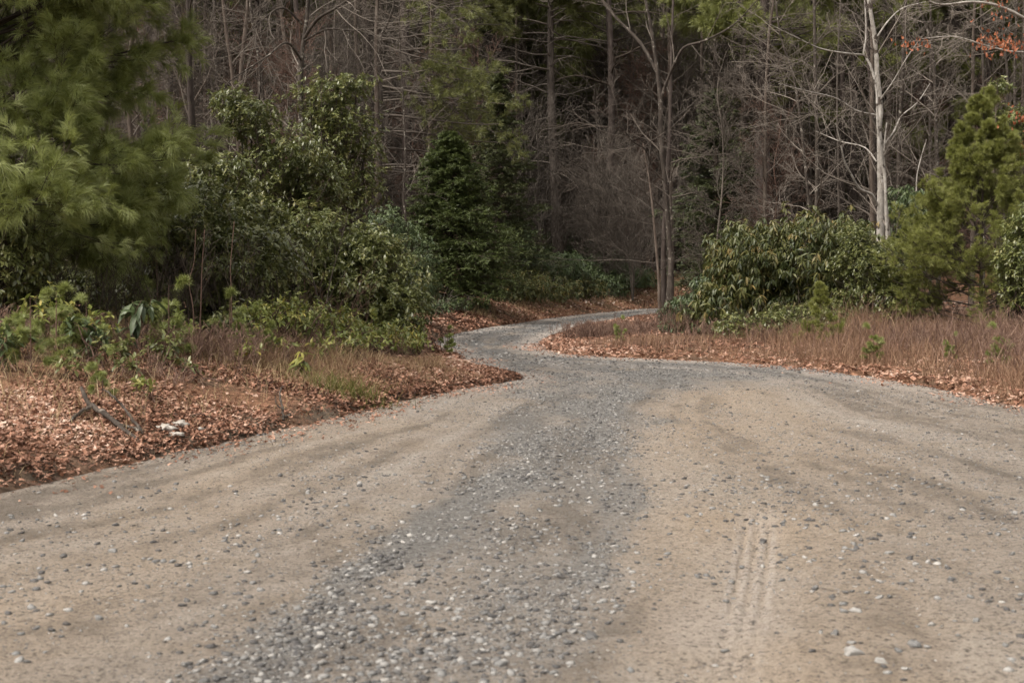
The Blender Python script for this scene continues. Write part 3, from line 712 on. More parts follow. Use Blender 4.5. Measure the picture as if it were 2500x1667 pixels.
laurel('shaded laurel low behind the dark trunk by the pine', 500, 22, [(520, 430, 100, 60, 0, .8), (590, 520, 90, 60, 0, .8), (430, 500, 60, 60, 0, .6)], 900, 207)
# traced trunks -----------------------------------------------------
LV = lambda a, L, n=(16, 9, 7), up=.03, rmin=.003, t0=.25: [dict(n=n[0], t0=t0, t1=.98, L=L, ang=a, k=8, rr=.36, wob=.10, up=up, fall=.5, rmin=rmin*1.6), dict(n=n[1], t0=.2, t1=.97, L='.42', ang=42, k=6, rr=.6, wob=.13, up=.02, fall=.4, rmin=rmin), dict(n=n[2], t0=.2, t1=.98, L='.45', ang=40, k=4, rr=.6, wob=.13, up=.02, fall=.3, rmin=rmin*.8)]
bare('bare_tree', 'dark mossy trunk just right of the large pine', [rooted([(478, 700, 40), (476, 480, 34), (470, 330, 27), (462, 150, 26), (462, -60, 24), (455, -500, 18)], 23)], rg(301), LV(65, 2.2, (10, 7, 5)), M_barkdark, M_twigdark)
bare('bare_tree', 'pale brown trunk seen through the needles of the large pine', [rooted([(150, 700, 24), (145, 480, 22), (132, 300, 22), (122, 100, 21), (112, -60, 20), (90, -500, 15)], 24)], rg(302), LV(60, 2.2, (8, 7, 5)), M_barkpine, M_twig)
bare('bare_tree', 'white patched trunk with dark knots rising out of the laurels', [rooted([(735, 700, 24), (740, 430, 24), (737, 300, 23), (733, 190, 19), (742, 90, 16), (752, 0, 14), (752, -300, 9)], 27),
     tr([(742, 95, 13), (775, 48, 12), (820, 20, 10), (880, -20, 8), (960, -90, 5)], 27, -1.5), tr([(738, 150, 10), (700, 105, 8), (650, 140, 6), (560, 200, 4), (500, 260, 3)], 27, -2), tr([(738, 60, 9), (690, 20, 8), (640, 50, 5), (600, 90, 3)], 27, -1),
     tr([(742, 100, 9), (800, 72, 7), (870, 75, 5), (960, 60, 3)], 27, -1)], rg(303), LV(50, 2.1, (8, 6, 5), .02, .0028), M_barkmot, M_twigpale)
bare('bare_tree', 'thin pale sapling with a side branch above the laurel thicket', [rooted([(835, 700, 9), (836, 520, 9), (842, 400, 8), (850, 300, 7), (850, 120, 5), (860, -100, 3)], 27), tr([(838, 490, 5), (865, 475, 4), (910, 470, 4), (960, 465, 2)], 27, -.5)], rg(304), LV(50, 1.3, (10, 6, 4)), M_barkmot, M_twig)
bare('bare_tree', 'thin pale crooked trunk left of the green hemlock', [rooted([(992, 640, 9), (990, 530, 8), (985, 480, 8), (990, 380, 7), (985, 260, 6), (975, 60, 5), (980, -200, 3)], 33)], rg(305), LV(55, 1.4, (10, 7, 5)), M_barkmot, M_twig)
bare('bare_tree', 'grey leaning trunk behind the laurel thicket with whitish upper bark', [rooted([(940, 700, 13), (930, 450, 13), (932, 280, 13), (928, 100, 11), (960, 20, 8), (980, -200, 5)], 36)], rg(306), LV(55, 2, (12, 8, 6)), M_barkmot, M_twig)
bare('bare_tree', 'brown grey trunk between sapling and leaning trunk', [rooted([(898, 700, 15), (896, 450, 14), (900, 280, 13), (870, 120, 12), (872, -200, 9)], 40)], rg(307), LV(60, 2.2, (12, 8, 6)), M_bark, M_twig)
for i, (px, D, w, lab, mt, sd) in enumerate([
    (565, 30, 13, 'slim brown trunk behind the tall sparse laurel', M_bark, 308), (620, 34, 12, 'slim pale trunk left of the white patched trunk', M_barkmot, 309),
    (590, 38, 17, 'brown trunk set back between dark trunk and white patched trunk', M_bark, 310), (800, 36, 14, 'straight brown trunk behind the yellowish laurel spray', M_bark, 311),
    (320, 30, 16, 'brown trunk glimpsed above the large pine', M_bark, 312), (690, 42, 16, 'dim grey trunk left behind the white patched trunk', M_bark, 313),
    (240, 36, 15, 'narrow trunk glimpsed between pine boughs', M_bark, 321)]):
    q = rg(sd); l = q.normal(size=3)*14
    bare('bare_tree', lab, [rooted([(px, 700, w*1.2), (px+l[0], 450, w*1.1), (px+l[1], 200, w), (px+l[2], 0, w*.85), (px+l[2]*2, -400, w*.5)], D)], q, LV(55, 2.4, (16, 9, 6)), mt, M_twig)
laurel('dark laurel deep in shade under the boughs of the large pine', 120, 20.5, [(80, 690, 110, 90, 0, .9), (230, 700, 110, 80, 0, .9)], 900, 208, stems=50)
laurel('shaded laurel behind the twig tangle left of the laurel mound', 330, 21.5, [(320, 690, 110, 90, 0, .9), (380, 600, 90, 90, .3, .9)], 900, 209, stems=50)
laurel('dim laurel far back at the left frame edge', -20, 24, [(0, 600, 120, 120, 0, 1.), (150, 620, 120, 90, .3, 1.)], 900, 210, stems=40)
# hemlocks and pines beyond the bend ---------------------------------
def on(px, D): return gbase(px, D)
hemlock('hemlock_tree', 'bright green cone shaped hemlock standing at the bend, nearest of the hemlocks', on(1100, 34.8), 4.1, 1.95, rg(401), M_hem, M_twigdark, .05, 260, .07, dens=1)
hemlock('hemlock_tree', 'darker hemlock behind the bright green one', on(1215, 42), 6.2, 1.8, rg(402), M_hemd, M_twigdark, .2, 150, .09, dens=.75)
pine('pine_tree', 'tall grey pine with dead horizontal limbs beside the bend, lowest foliage a yellow tuft', on(1358, 53), 15.5, .22, rg(403), 8.3, 40, lambda z: 2.9, 5, .26, TUFT_FAR, M_needlefar, M_twigpale, M_barkpine, sub=(10, 7), dead=(46, 1.5, 10), trunkpts=[(.1, 0, -.2), (-.05, 0, 3), (-.22, 0, 7), (-.18, 0, 12), (0, 0, 15.5)])
pine('pine_tree', 'dark pine trunk with bare whorls left of the tall grey pine', on(1200, 60), 17, .27, rg(404), 10.0, 40, lambda z: 3., 5, .26, TUFT_FAR, M_needlefar, M_twigdark, M_barkdark, sub=(10, 7), dead=(44, 4, 12))
pine('pine_tree', 'pine with long yellow-green boughs reaching over the laurels toward the hemlock', on(930, 38), 10.5, .12, rg(405), 3.9, 24, lambda z: 3.3, -2, .16, TUFT_FAR, M_needlefar, M_twig, M_bark, sub=(9, 7), dead=(24, 2.5, 7.5), azr=(-.7, .5), tdense=.6, sag=-.01)
pine('pine_tree', 'thick dark pine trunk with dead branches in front of the right hand forest', on(1862, 50), 15, .38, rg(406), 8.6, 36, lambda z: 3.6, 8, .26, TUFT_FAR, M_needlefar, M_twig, M_barkdark, sub=(10, 7), dead=(60, 2, 10.5))
pine('pine_tree', 'pine with olive boughs high behind the forked bare tree', on(1540, 62), 16, .25, rg(407), 7.0, 44, lambda z: 3., 4, .26, TUFT_FAR, M_needlefar, M_twigdark, M_barkdark, sub=(10, 7), dead=(30, 3, 10))
pine('pine_tree', 'pine with green boughs high behind the white multi-stemmed tree', on(2080, 58), 16, .25, rg(408), 5.5, 44, lambda z: 3., 4, .26, TUFT_FAR, M_needlefar, M_twigdark, M_barkdark, sub=(10, 7), dead=(30, 3, 8))
pine('pine_tree', 'pine with green boughs high behind the white patched trunk', on(640, 52), 16, .25, rg(409), 7.5, 40, lambda z: 2.8, 4, .25, TUFT_FAR, M_needlefar, M_twigdark, M_barkdark, sub=(10, 7), dead=(30, 3, 10))
hemlock('hemlock_tree', 'broad dark hemlock with ragged sprays between forked tree and thick pine trunk', on(1745, 38), 5.9, 2.0, rg(410), M_hemd, M_twigdark, .6, 130, .09, dens=.85, droop=-.03)
hemlock('hemlock_tree', 'dim hemlock deep behind the tall grey pine', on(1480, 66), 9, 2.4, rg(411), M_hemd, M_twigdark, 1, 110, .13, dens=.6)
# rhododendrons beyond the bend ---------------------------------------
def rhodo(label, px, D, bl, n, seed, size=.14, m=None, droop=.55, stems=40, group='rhododendrons beside the road', **k):
    base = gbase(px, D)
    return shrub('rhododendron', label, 'rhododendron', base, blobs_px(base, bl, D), rg(seed), int(n*1.35), size, LEAF_RHODO, m or M_rhodo, M_twigdark, group, 8, 1.3, droop, stems, **k)
rhodo('dark rhododendron mound at the foot of the tall grey pine', 1290, 44, [(1270, 640, 85, 50, 0, 1.4), (1360, 655, 90, 42, 0, 1.4), (1220, 660, 60, 50, 0, 1.2)], 1300, 501, m=M_rhodog)
rhodo('dark rhododendron patch right of the grey pine foot under bare twigs', 1460, 48, [(1430, 665, 70, 38, 0, 1.4), (1520, 685, 70, 35, 0, 1.4), (1480, 640, 50, 30, 0, 1)], 900, 502, m=M_rhodog)
rhodo('tall dark rhododendron beside the darker hemlock', 1255, 46, [(1245, 590, 60, 60, 0, 1.3)], 560, 503, m=M_rhodog)
for i, (px, D, lab) in enumerate([(1225, 38.6, 'yellow-green low rhododendron nearest the bright hemlock'), (1275, 39.6, 'yellow-green low rhododendron second from the bright hemlock'), (1335, 41.3, 'yellow-green low rhododendron on the bank middle'),
       (1400, 43.5, 'yellow-green low rhododendron before the pale leaf patch'), (1470, 46, 'low rhododendron farther along the outer bank'), (1540, 48.5, 'low rhododendron behind the forked tree foot')]):
    base = gbase(px, D); q = rg(510+i)
    shrub('rhododendron', lab, 'rhododendron', base, [(0, 0, .36, .75, .8, .5), (.5, .3, .25, .6, .6, .38), (-.4, .5, .5, .6, .6, .5)], q, 560, .12, LEAF_RHODO, M_rhodo if i < 4 else M_rhodog, M_twig, 'rhododendrons beside the road', 7, 1.25, .35, 16)
for i, (px, D, lab) in enumerate([(1100, 33.2, 'small green shrub at the foot of the bright hemlock'), (1055, 31.6, 'small green shrub on the outer bank left of the hemlock foot'), (1150, 34.6, 'small green shrub on the outer bank right of the hemlock foot')]):
    base = gbase(px, D); shrub('low_shrub', lab, 'shrub', base, [(0, 0, .12, .45, .4, .2)], rg(520+i), 130, .09, LEAF_LAUREL, M_rhodog, M_twig, 'small shrubs on the outer bank', 6, 1.2, .1, 10)
# ================================================================== CENTRE AND RIGHT
bare('forked_tree', 'bare forked tree with white flecked bark at the inside of the bend', [
    rooted([(1632, 820, 27), (1634, 760, 24), (1638, 650, 21), (1632, 560, 19), (1622, 430, 18), (1614, 340, 17), (1612, 240, 17), (1604, 170, 14), (1588, 60, 12), (1572, -30, 9), (1560, -250, 5)], 33),
    tr([(1604, 178, 13), (1570, 115, 12), (1535, 75, 11), (1500, 40, 10), (1462, -10, 9), (1400, -120, 5)], 33, 1),
    tr([(1615, 238, 13), (1632, 190, 11), (1650, 150, 10), (1672, 115, 9), (1720, 100, 8), (1790, 62, 6), (1850, 0, 3)], 33, -1.5),
    tr([(1640, 560, 8), (1638, 440, 7), (1650, 400, 6), (1665, 388, 3)], 33, -.8), tr([(1588, 400, 7), (1575, 365, 6), (1545, 345, 6), (1520, 315, 4), (1490, 300, 2)], 33, -.8), tr([(1572, 360, 5), (1590, 345, 4), (1612, 332, 4), (1640, 310, 2)], 33, -.5)],
    rg(601), LV(48, 1.7, (6, 6, 5), .02), M_barkmot, M_twig)
bare('bare_tree', 'straight dark companion trunk pressed behind the forked tree', [rooted([(1622, 800, 20), (1620, 600, 18), (1630, 430, 17), (1636, 300, 14), (1640, 100, 10), (1650, -150, 6)], 37)], rg(602), LV(60, 1.6, (12, 7, 5)), M_barkdark, M_twig)
bare('bare_tree', 'thin brown trunk leaning left of the forked tree with drooping twigs', [rooted([(1612, 790, 13), (1608, 680, 11), (1598, 560, 9), (1588, 460, 7), (1570, 350, 5)], 35)], rg(603), LV(70, 2.3, (12, 8, 6), -.02), M_bark, M_twig)
# twiggy bush hiding the wood behind the bend
for i, (px, D, h, lab) in enumerate([(1480, 47, 4.5, 'dense grey twiggy bush behind the end of the road'), (1545, 46, 5.2, 'dense twiggy bush left of the forked tree'), (1410, 54, 4.5, 'dense twiggy bush right of the tall grey pine')]):
    base = gbase(px, D); q = rg(610+i); n = 9
    tk = []
    for j in range(n):
        a = q.random()*6.28; tk.append(([base+np.array([0, 0, -.05]), base+np.array([.25*math.cos(a), .25*math.sin(a), h*.35]), base+np.array([(.8+q.random())*math.cos(a), (.8+q.random())*math.sin(a), h*(.8+.3*q.random())])], [.02, .015, .006]))
    bare('twiggy_bush', lab, tk, q, LV(45, 1.9, (12, 8, 6), .0, .004, .1), M_twig, M_twig if i < 3 else M_twigred, 'bush', base=base, sides=5)
# white multi-stem tree
bare('white_tree', 'white barked tree with several stems rising from the right rhododendrons', [
    rooted([(2148, 640, 30), (2150, 520, 29), (2150, 400, 23), (2146, 330, 18), (2150, 260, 17), (2141, 180, 16), (2138, 110, 15), (2124, 20, 13), (2115, -60, 12), (2100, -400, 6)], 29),
    rooted([(2168, 640, 14), (2163, 520, 12), (2160, 430, 11), (2150, 380, 9), (2142, 300, 9), (2140, 220, 8), (2125, 160, 9), (2108, 130, 7), (2115, 80, 5), (2108, -40, 4)], 28.7),
    rooted([(2176, 640, 12), (2164, 500, 10), (2158, 380, 7), (2165, 300, 5)], 29.3),
    tr([(2140, 500, 13), (2128, 475, 11), (2100, 462, 9), (2080, 430, 8), (2062, 395, 7), (2052, 350, 5), (2040, 300, 3)], 29, -1),
    tr([(2110, 135, 8), (2060, 130, 6), (2000, 118, 5), (1940, 90, 4), (1880, 60, 2)], 29, -1.5), tr([(2140, 282, 7), (2090, 270, 6), (2040, 240, 5), (1980, 225, 4), (1900, 205, 2)], 29, -1.2),
    tr([(2152, 360, 7), (2180, 325, 6), (2200, 285, 5), (2240, 250, 4), (2270, 205, 2)], 29, .8), tr([(2145, 250, 7), (2180, 200, 5), (2215, 140, 4), (2250, 90, 2)], 29, -1),
    tr([(2138, 95, 7), (2170, 50, 5), (2205, 20, 4), (2260, 5, 2)], 29, .6), tr([(2140, 395, 6), (2110, 360, 5), (2050, 345, 4), (1990, 320, 2)], 29, .8)],
    rg(620), LV(42, 1.9, (6, 5, 4), .03, .0028), M_barkpale, M_twigpale)
T_ = [(1968, 31, 11, 'slim pale crooked trunk left of the white tree', M_barkmot, [(1985, 600), (1975, 500), (1958, 330), (1945, 230), (1930, 160), (1900, 60), (1880, -200)]),
      (2133, 40, 22, 'dark pine trunk directly behind the white tree', M_barkdark, [(2133, 640), (2132, 400), (2125, 200), (2115, 60), (2110, -300)]),
      (2283, 34, 14, 'grey trunk right of the white tree leaning slightly left', M_barkmot, [(2290, 640), (2285, 300), (2278, 150), (2262, 60), (2240, 0), (2220, -300)]),
      (2265, 38, 11, 'narrow grey trunk beside the leaning grey trunk', M_barkmot, [(2272, 640), (2270, 300), (2272, 60), (2266, -200)]),
      (2402, 31, 10, 'pale slender trunk rising behind the young olive pine', M_barkmot, [(2402, 700), (2402, 300), (2398, 100), (2394, 0), (2390, -300)]),
      (2455, 30, 13, 'pale grey trunk at the right frame edge', M_barkmot, [(2450, 700), (2456, 400), (2460, 200), (2448, 60), (2440, -250)]),
      (2490, 36, 12, 'dim trunk beside the right frame edge', M_bark, [(2492, 700), (2496, 300), (2500, 0), (2500, -200)]),
      (2046, 36, 9, 'thin trunk between pale crooked trunk and white tree', M_twig, [(2050, 640), (2046, 400), (2044, 200), (2052, 0)]),
      (1893, 44, 9, 'thin crooked stem right of the thick dark pine', M_barkpale, [(1893, 700), (1895, 560), (1890, 530), (1885, 510)]),
      (2230, 32, 6, 'leaning pale sapling between white tree and olive pine', M_barkpale, [(2215, 640), (2226, 560), (2236, 480), (2240, 420), (2262, 340)])]
for i, (px, D, w, lab, mt, pl) in enumerate(T_):
    bare('bare_tree', lab, [rooted([(a, b_, w*(1-.5*j/len(pl))) for j, (a, b_) in enumerate(pl)], D)], rg(630+i), LV(52, 1.9 if w > 9 else 1., (14, 8, 6), .02), mt, M_twig if i % 2 else M_twigpale)
# rhododendron group right
rhodo('yellowish drooping rhododendron with buds, largest on the right side', 1890, 27, [(1820, 650, 100, 105, 0, 1.2), (1950, 630, 130, 105, .2, 1.4), (2050, 610, 90, 85, .4, 1.2), (1760, 755, 85, 75, -.3, .8), (1900, 760, 120, 75, -.4, .8), (2010, 740, 110, 70, -.2, .9)], 3000, 530, .15, droop=.75, stems=70)
rhodo('dark green rhododendron at the left foot of the yellowish one', 1700, 29, [(1670, 765, 50, 55, 0, .8), (1720, 700, 35, 35, 0, .6)], 260, 531, .14, M_rhodog, .8)
rhodo('dark rhododendron behind the right side of the white tree', 2215, 31, [(2215, 520, 50, 70, 0, 1), (2230, 610, 50, 60, 0, 1)], 420, 532, .15, M_rhodog, .8)
laurel('pale leaved laurel in front of the white tree', 2120, 25.5, [(2110, 650, 75, 70, 0, .9), (2190, 650, 70, 70, .2, .9), (2150, 750, 110, 75, -.3, .8), (2060, 770, 70, 50, -.3, .6), (2090, 590, 40, 50, 0, .5)], 1900, 533, .075)
laurel('low dark laurel under the yellowish rhododendron', 1900, 24.5, [(1890, 795, 75, 45, 0, .6), (1970, 785, 85, 45, .1, .6), (1800, 800, 60, 35, 0, .5)], 560, 534, .08)
laurel('glossy laurel at the right frame edge beside the olive pine', 2490, 22.5, [(2490, 640, 60, 80, 0, .7), (2520, 560, 60, 70, 0, .7), (2500, 720, 60, 40, 0, .6)], 1000, 535, .085)
laurel('laurel high at the right frame edge among pale trunks', 2480, 27, [(2470, 300, 55, 45, 0, .7), (2510, 360, 60, 60, 0, .7), (2440, 215, 30, 18, 0, .4)], 450, 536, .085, stems=60, shell=.3)
rhodo('small rhododendron seedling in the brush near the forked tree', 1640, 27.5, [(1640, 805, 32, 28, 0, .3)], 50, 537, .15, M_rhodog, .8, stems=8)
# young pines at right
def Ly(z): return max(1.80-(z-.2)*.43, .12)
pine('young_pine', 'young olive green pine beside the right laurel, needles soft and loose', on(2400, 24.5), 4.15, .035, rg(640), .12, 110, Ly, 38, .076, TUFT_SAP, M_needley, M_twigdark, M_twigdark, sub=(11, 8), sag=.01)
pine('pine_sapling', 'small cone shaped pine sapling in the dry grass below the rhododendrons', on(2010, 22.5), 1.0, .012, rg(641), .05, 30, lambda z: max(.42-.4*z, .05), 40, .07, TUFT_SAP, M_needley, M_twigred, M_twigred, sub=(4, 3))
sap = pine('pine_sapling', 'tiny blue-green pine seedling in the dry verge below the white tree', on(2140, 19.8), .5, .008, rg(642), .05, 12, lambda z: .13, 55, .06, TUFT_SAP, M_needle, M_twigred, M_twigred, sub=(3, 2), group='pine seedlings in the dry verges')
G_S = 'pine seedlings in the dry verges'
for px, D, sc, lab in [(2322, 19.5, .8, 'tiny pine seedling in dry grass below the olive pine'), (2450, 18.3, 1.2, 'pine seedling in dry grass near the right frame edge'), (1515, 24.5, 1., 'pine seedling at the tip of the reddish brush'),
        (60, 12.6, 1.5, 'bushy pine seedling at the left frame edge on the leafy bank'), (215, 13.6, 1.3, 'pine seedling among leafy plants left of the big leaved seedling'), (400, 14.6, 1.7, 'bushy pine seedling right of the big leaved seedling'),
        (640, 15.8, 1.2, 'pine seedling left of the yellow-green low shrubs'), (560, 15.6, 1.5, 'pine seedling beside the red-brown sapling stems'), (905, 19.0, 1.3, 'pine seedling among the yellow-green low shrubs'), (1090, 22.2, .9, 'pine seedling at the tip of the left bank'),
        (385, 17, 2.0, 'taller pine seedling in shade below the laurel mound'), (240, 12.1, .9, 'small pine seedling behind the fallen branch'), (730, 17.4, 1.3, 'pine seedling under the rounded laurel thicket'), (130, 13.4, 1.5, 'pine seedling behind the leafy plants at the left')]:
    dup(sap, on(px, D), px*.7, sc*(.9), lab, G_S)
# seedlings on the left bank ---------------------------------------------------
def plant(label, px, D, seed, w, h, n, size, m, tpl=LEAF_LAUREL, nleaf=6, droop=.1, name='leafy_seedling', grp='leafy plants on the left bank', op=1.15):
    base = gbase(px, D); q = rg(seed)
    return shrub(name, label, 'plant', base, [(0, 0, h*.62, w, w, h*.42)], q, n, size, tpl, m, M_twigred, grp, nleaf, op, droop, max(6, n//3), shell=.2, smallstems=False)
plant('large seedling with long drooping pale green leaves on the left bank', 340, 14.2, 701, .12, .72, 5, .21, M_rhodog, LEAF_RHODO, 9, .75, 'rhododendron_seedling', None, 1.2)
plant('lime green drooping rosette near the middle of the left bank', 735, 15.0, 702, .03, .30, 2, .16, M_lime, LEAF_RHODO, 8, .8, 'rhododendron_seedling', None, 1.2)
plant('bright green leaf tuft behind the fallen branch', 345, 12.3, 703, .16, .20, 14, .075, M_lime)
plant('bushy yellow-green seedling at the left, above the fallen branch', 115, 14.0, 704, .34, .62, 60, .085, M_lime)
plant('pale leaved seedling between the bushy one and the big leaved seedling', 215, 13.4, 705, .28, .5, 38, .085, M_rhodog)
plant('seedling right beside the big leaved one with broad leaves', 285, 13.2, 706, .22, .38, 26, .085, M_laurel)
plant('broad leaved seedling touching the left frame edge', 0, 12.6, 707, .22, .42, 20, .13, M_rhodog, LEAF_RHODO, 7, .3)
plant('laurel seedling right of the big leaved one', 395, 14.0, 708, .24, .38, 30, .085, M_laurel)
plant('thin leafy seedling behind the bushy one at the left', 140, 15.5, 709, .25, .7, 30, .09, M_laurel)
for i_, (px, D, w, h, n, m_, lab) in enumerate([(40, 13.4, .2, .3, 22, 0, 'low leafy seedling nearest the left frame edge pine seedling'), (170, 12.6, .14, .22, 12, 1, 'small dark seedling just behind the tip of the fallen branch'), (245, 14.4, .2, .5, 24, 0, 'taller yellow-green seedling behind the pale leaved one'),
    (310, 12.9, .12, .22, 12, 1, 'small broadleaf seedling in front of the big leaved seedling'), (430, 15.2, .2, .42, 26, 0, 'yellow-green seedling between big leaved one and sapling stems'), (455, 13.4, .12, .2, 10, 1, 'tiny dark seedling right of the bright green tuft'), (535, 15.9, .22, .45, 30, 1, 'dark leafy seedling behind the close group of sapling stems'),
    (610, 15.0, .16, .26, 16, 0, 'yellow-green seedling right of the sapling stems'), (690, 15.6, .16, .3, 18, 0, 'yellow-green seedling just behind the lime drooping rosette'), (780, 16.2, .2, .26, 22, 0, 'yellow-green seedling right of the lime rosette'), (850, 16.7, .16, .22, 16, 1, 'small dark seedling behind the olive grass tussock')]):
    plant(lab, px, D, 760+i_, w, h, n, .085, M_laurel if m_ else M_lime)
plant('green seedling under the red-brown sapling stems', 600, 16.4, 710, .3, .5, 40, .08, M_laurel)
k_ = 0
for px, D, w, h, n, lab in [(655, 16.5, .45, .62, 95, 'yellow-green shrub leftmost in the low row along the bank'), (720, 16.8, .45, .68, 100, 'yellow-green shrub second in the low row'), (790, 17.6, .5, .62, 110, 'yellow-green shrub with reddish stems in the low row'),
        (850, 18.4, .5, .55, 110, 'yellow-green shrub at the middle of the low row'), (915, 19.2, .5, .5, 110, 'yellow-green shrub fifth in the low row'), (975, 20.2, .45, .5, 95, 'yellow-green shrub below the laurel thicket end'),
        (1000, 20.9, .32, .26, 60, 'yellow-green shrub near the tip of the left bank'), (820, 16.9, .4, .35, 70, 'small yellowish shrub in front of the low row'), (900, 17.8, .4, .32, 60, 'small yellowish shrub before the fifth shrub of the row'), (620, 17.8, .45, .6, 70, 'green shrub behind the row near the sapling stems'), (1000, 20.0, .3, .3, 40, 'small yellowish shrub at the far end of the grassy bank')]:
    k_ += 1; plant(lab, px, D, 720+k_, w, h, n, .075, M_lime, droop=.12, name='low_shrub', grp='yellow-green low shrubs on the left bank')
# grass tussock
def blades(g, x, y, h, w, tone, lean=.5, curl=.5):
    n = len(x); a = g.random(n)*6.28; ln = lean*(.3+g.random(n))
    d = np.stack([np.cos(a), np.sin(a)], 1); z = terr(x, y); base = np.stack([x, y, z-.01], 1)
    b2 = g.random(n)*6.28; sd = np.stack([np.cos(b2), np.sin(b2), 0*b2], 1)*(w*.5)[:, None]
    mid = base+np.concatenate([d*(h*ln*.35)[:, None], (h*.6)[:, None]], 1); top = base+np.concatenate([d*(h*ln)[:, None], (h*(1-.3*curl*g.random(n)))[:, None]], 1)
    V = np.stack([base-sd, base+sd, mid+sd*.7, mid-sd*.7, top], 1).reshape(-1, 3); k = np.arange(n)[:, None]*5
    return V, [k+np.array([[0, 1, 2, 3]]), k+np.array([[3, 2, 4]])], np.repeat(tone, 5)
def region(g, n, box, dmin, dmax, power=1.):
    x = box[0]+(box[1]-box[0])*g.random(n); y = box[2]+(box[3]-box[2])*g.random(n)
    k = (np.abs(x) < .40*y+1.5); x, y = x[k], y[k]; d = edge_d(x, y); k = (d > dmin) & (d < dmax); return x[k], y[k], d[k]
for i, (px, py_, D, lab) in enumerate([(850, 950, 14.6, 'olive grass tussock on the left bank near the road edge'), (340, 1150, 9.95, 'small green grass tuft rooted in the soil lip at the road edge')]):
    b0 = gbase(px, D); q = rg(740+i); n = 420 if i == 0 else 60; r_ = .26 if i == 0 else .07
    x = b0[0]+q.normal(size=n)*r_; y = b0[1]+q.normal(size=n)*r_*.6; v, f, t = blades(q, x, y, .16+.14*q.random(n) if i == 0 else .04+.06*q.random(n), np.full(n, .006), q.random(n), 1.2, 1.2)
    o = build('grass_tussock', [(v-b0, f, t)], M_moss, loc=b0); tag(o, lab, 'grass tuft', 'grass tufts by the road')
# ---- leaf litter
def litter(name, lab, box, n, dmin, dmax, smin, smax, tpls, m, seed, tilt=.35, clump=1.0, lift=.012, pw=1.0, tonep=1., where=None):
    g = rg(seed); x, y, d = region(g, n, box, dmin, dmax)
    p = np.clip(.6+clump*2*fbm(x*.9, y*.9, seed, 3), .05, 1)
    if where is not None: p = p*where(x, y)
    k = g.random(len(x)) < p; x, y = x[k], y[k]; parts = []
    for i, (tv, tf) in enumerate(tpls):
        s = slice(i, None, len(tpls)); q = len(x[s]); sz = smin+(smax-smin)*g.random(q)**1.4
        T = np.stack([x[s], y[s], np.maximum(terr(x[s], y[s]), .0)+lift*(1+1.5*g.random(q))], -1)
        tn = np.clip(g.random(q)**tonep*.75+.9*fbm(x[s]*1.2, y[s]*1.2, 4, 4)+.1, 0, 1)
        parts.append(scatter(tv-np.array([0, .5, 0]), tf, yaw(g, q, tilt), T, sz, tn))
    return tag(build(name, parts, m), lab, 'leaf litter', None, 'stuff')
litter('leaf_litter', 'fallen tan oak leaves covering the left bank', (-9, 1, 7, 19), 300000, .02, 7, .022, .07, OAK, M_litter, 801, .42, 1.5)
litter('leaf_litter', 'fallen leaves spilling along the right road edge', (-1, 12, 12, 32), 80000, -.02, 1.4, .03, .07, OAK, M_litter, 802, .4)
litter('leaf_litter', 'fallen leaves under the dry grass and far along the left bank', (-12, 16, 14, 34), 170000, .0, 9, .04, .085, [CHIP], M_litter, 803, .4)
litter('leaf_litter', 'fallen leaves on the outer bank and forest floor beyond the bend', (-14, 18, 28, 52), 220000, .0, 8, .04, .085, [CHIP], M_litter, 804, .5, tonep=1.3)
litter('leaf_litter', 'leaves with painted shade over the floor of the wood', (-40, 44, 20, 90), 320000, 5, 60, .08, .18, [CHIP], M_litshade, 807, .5)  # these leaves carry the shade of the wood in their colour
litter('leaf_litter', 'pale curled leaves on the outer bank', (-1.5, 5, 41, 50), 2600, .4, 2.8, .08, .13, OAK[:2], M_litpale, 805, .7, 1.6, .03)
litter('leaf_litter', 'stray leaves blown onto the road margin', (-7, 9, 6, 26), 150000, -1.3, .02, .02, .06, OAK, M_litter, 806, .3, 1.6, .01, where=lambda x, y: .95*sst(-1.3, .05, edge_d(x, y))**4)
# ---- dry grass
g = rg(820)
def grass(lab, box, n, dmin, dmax, hmin, hmax, w, m, seed, where=None, lean=.55, name='dry_grass'):
    g = rg(seed); x, y, d = region(g, n, box, dmin, dmax)
    p = np.clip(.5+2.2*fbm(x*.8, y*.8, seed, 3), 0.02, 1)
    if where is not None: p = p*where(x, y)
    k = g.random(len(x)) < p; x, y, d = x[k], y[k], d[k]; n = len(x)
    hs_ = (hmin+(hmax-hmin)*g.random(n)**1.6)*np.clip(.35+.8*sst(0, .9, d), 0, 1)*(.7+.9*(vn(x*.7, y*.7, 5)))*(.55+.9*vn(x*3.1, y*2.4, 15))*(1+.45*sst(3.0, 5.2, x)*(y < 27)*sst(.4, 1.6, d))*(1-.75*sst(23, 25, y)*(x < 5.5)*(y < np.interp(x, [-.56, .85, 2.95, 4.6, 6], [32.5, 37.5, 43, 46, 48])))*(1-.35*sst(17, 19, y)*(x < .5)*(y < 26))*(1-.6*(x > -2.1)*(x < .6)*(y > 17.5)*(y < 25.5))
    v = blades(g, x, y, hs_, np.full(n, w)*(.7+.6*g.random(n)), np.clip(.5+.25*g.normal(size=n)+.4*fbm(x*.6, y*.6, 6, 3), 0, 1), lean)
    return tag(build(name, [v], m), lab, 'grass', None, 'stuff')
rt = lambda x, y: sst(.6, 1.6, x)
grass('pinkish brown dry grass and stems covering the right verge', (0, 13, 13, 31), 300000, .05, 8, .05, .28, .006, M_straw, 821, rt, .8)
grass('taller brown stems standing in the right verge', (0, 13, 15, 31), 30000, .6, 9, .15, .42, .006, M_brush, 822, rt, .5)
grass('thin straw on the left bank', (-9, 1, 8, 23), 320000, .1, 5, .05, .26, .0045, M_tan, 823, lambda x, y: .12+.88*sst(13, 17, y), 1.1)
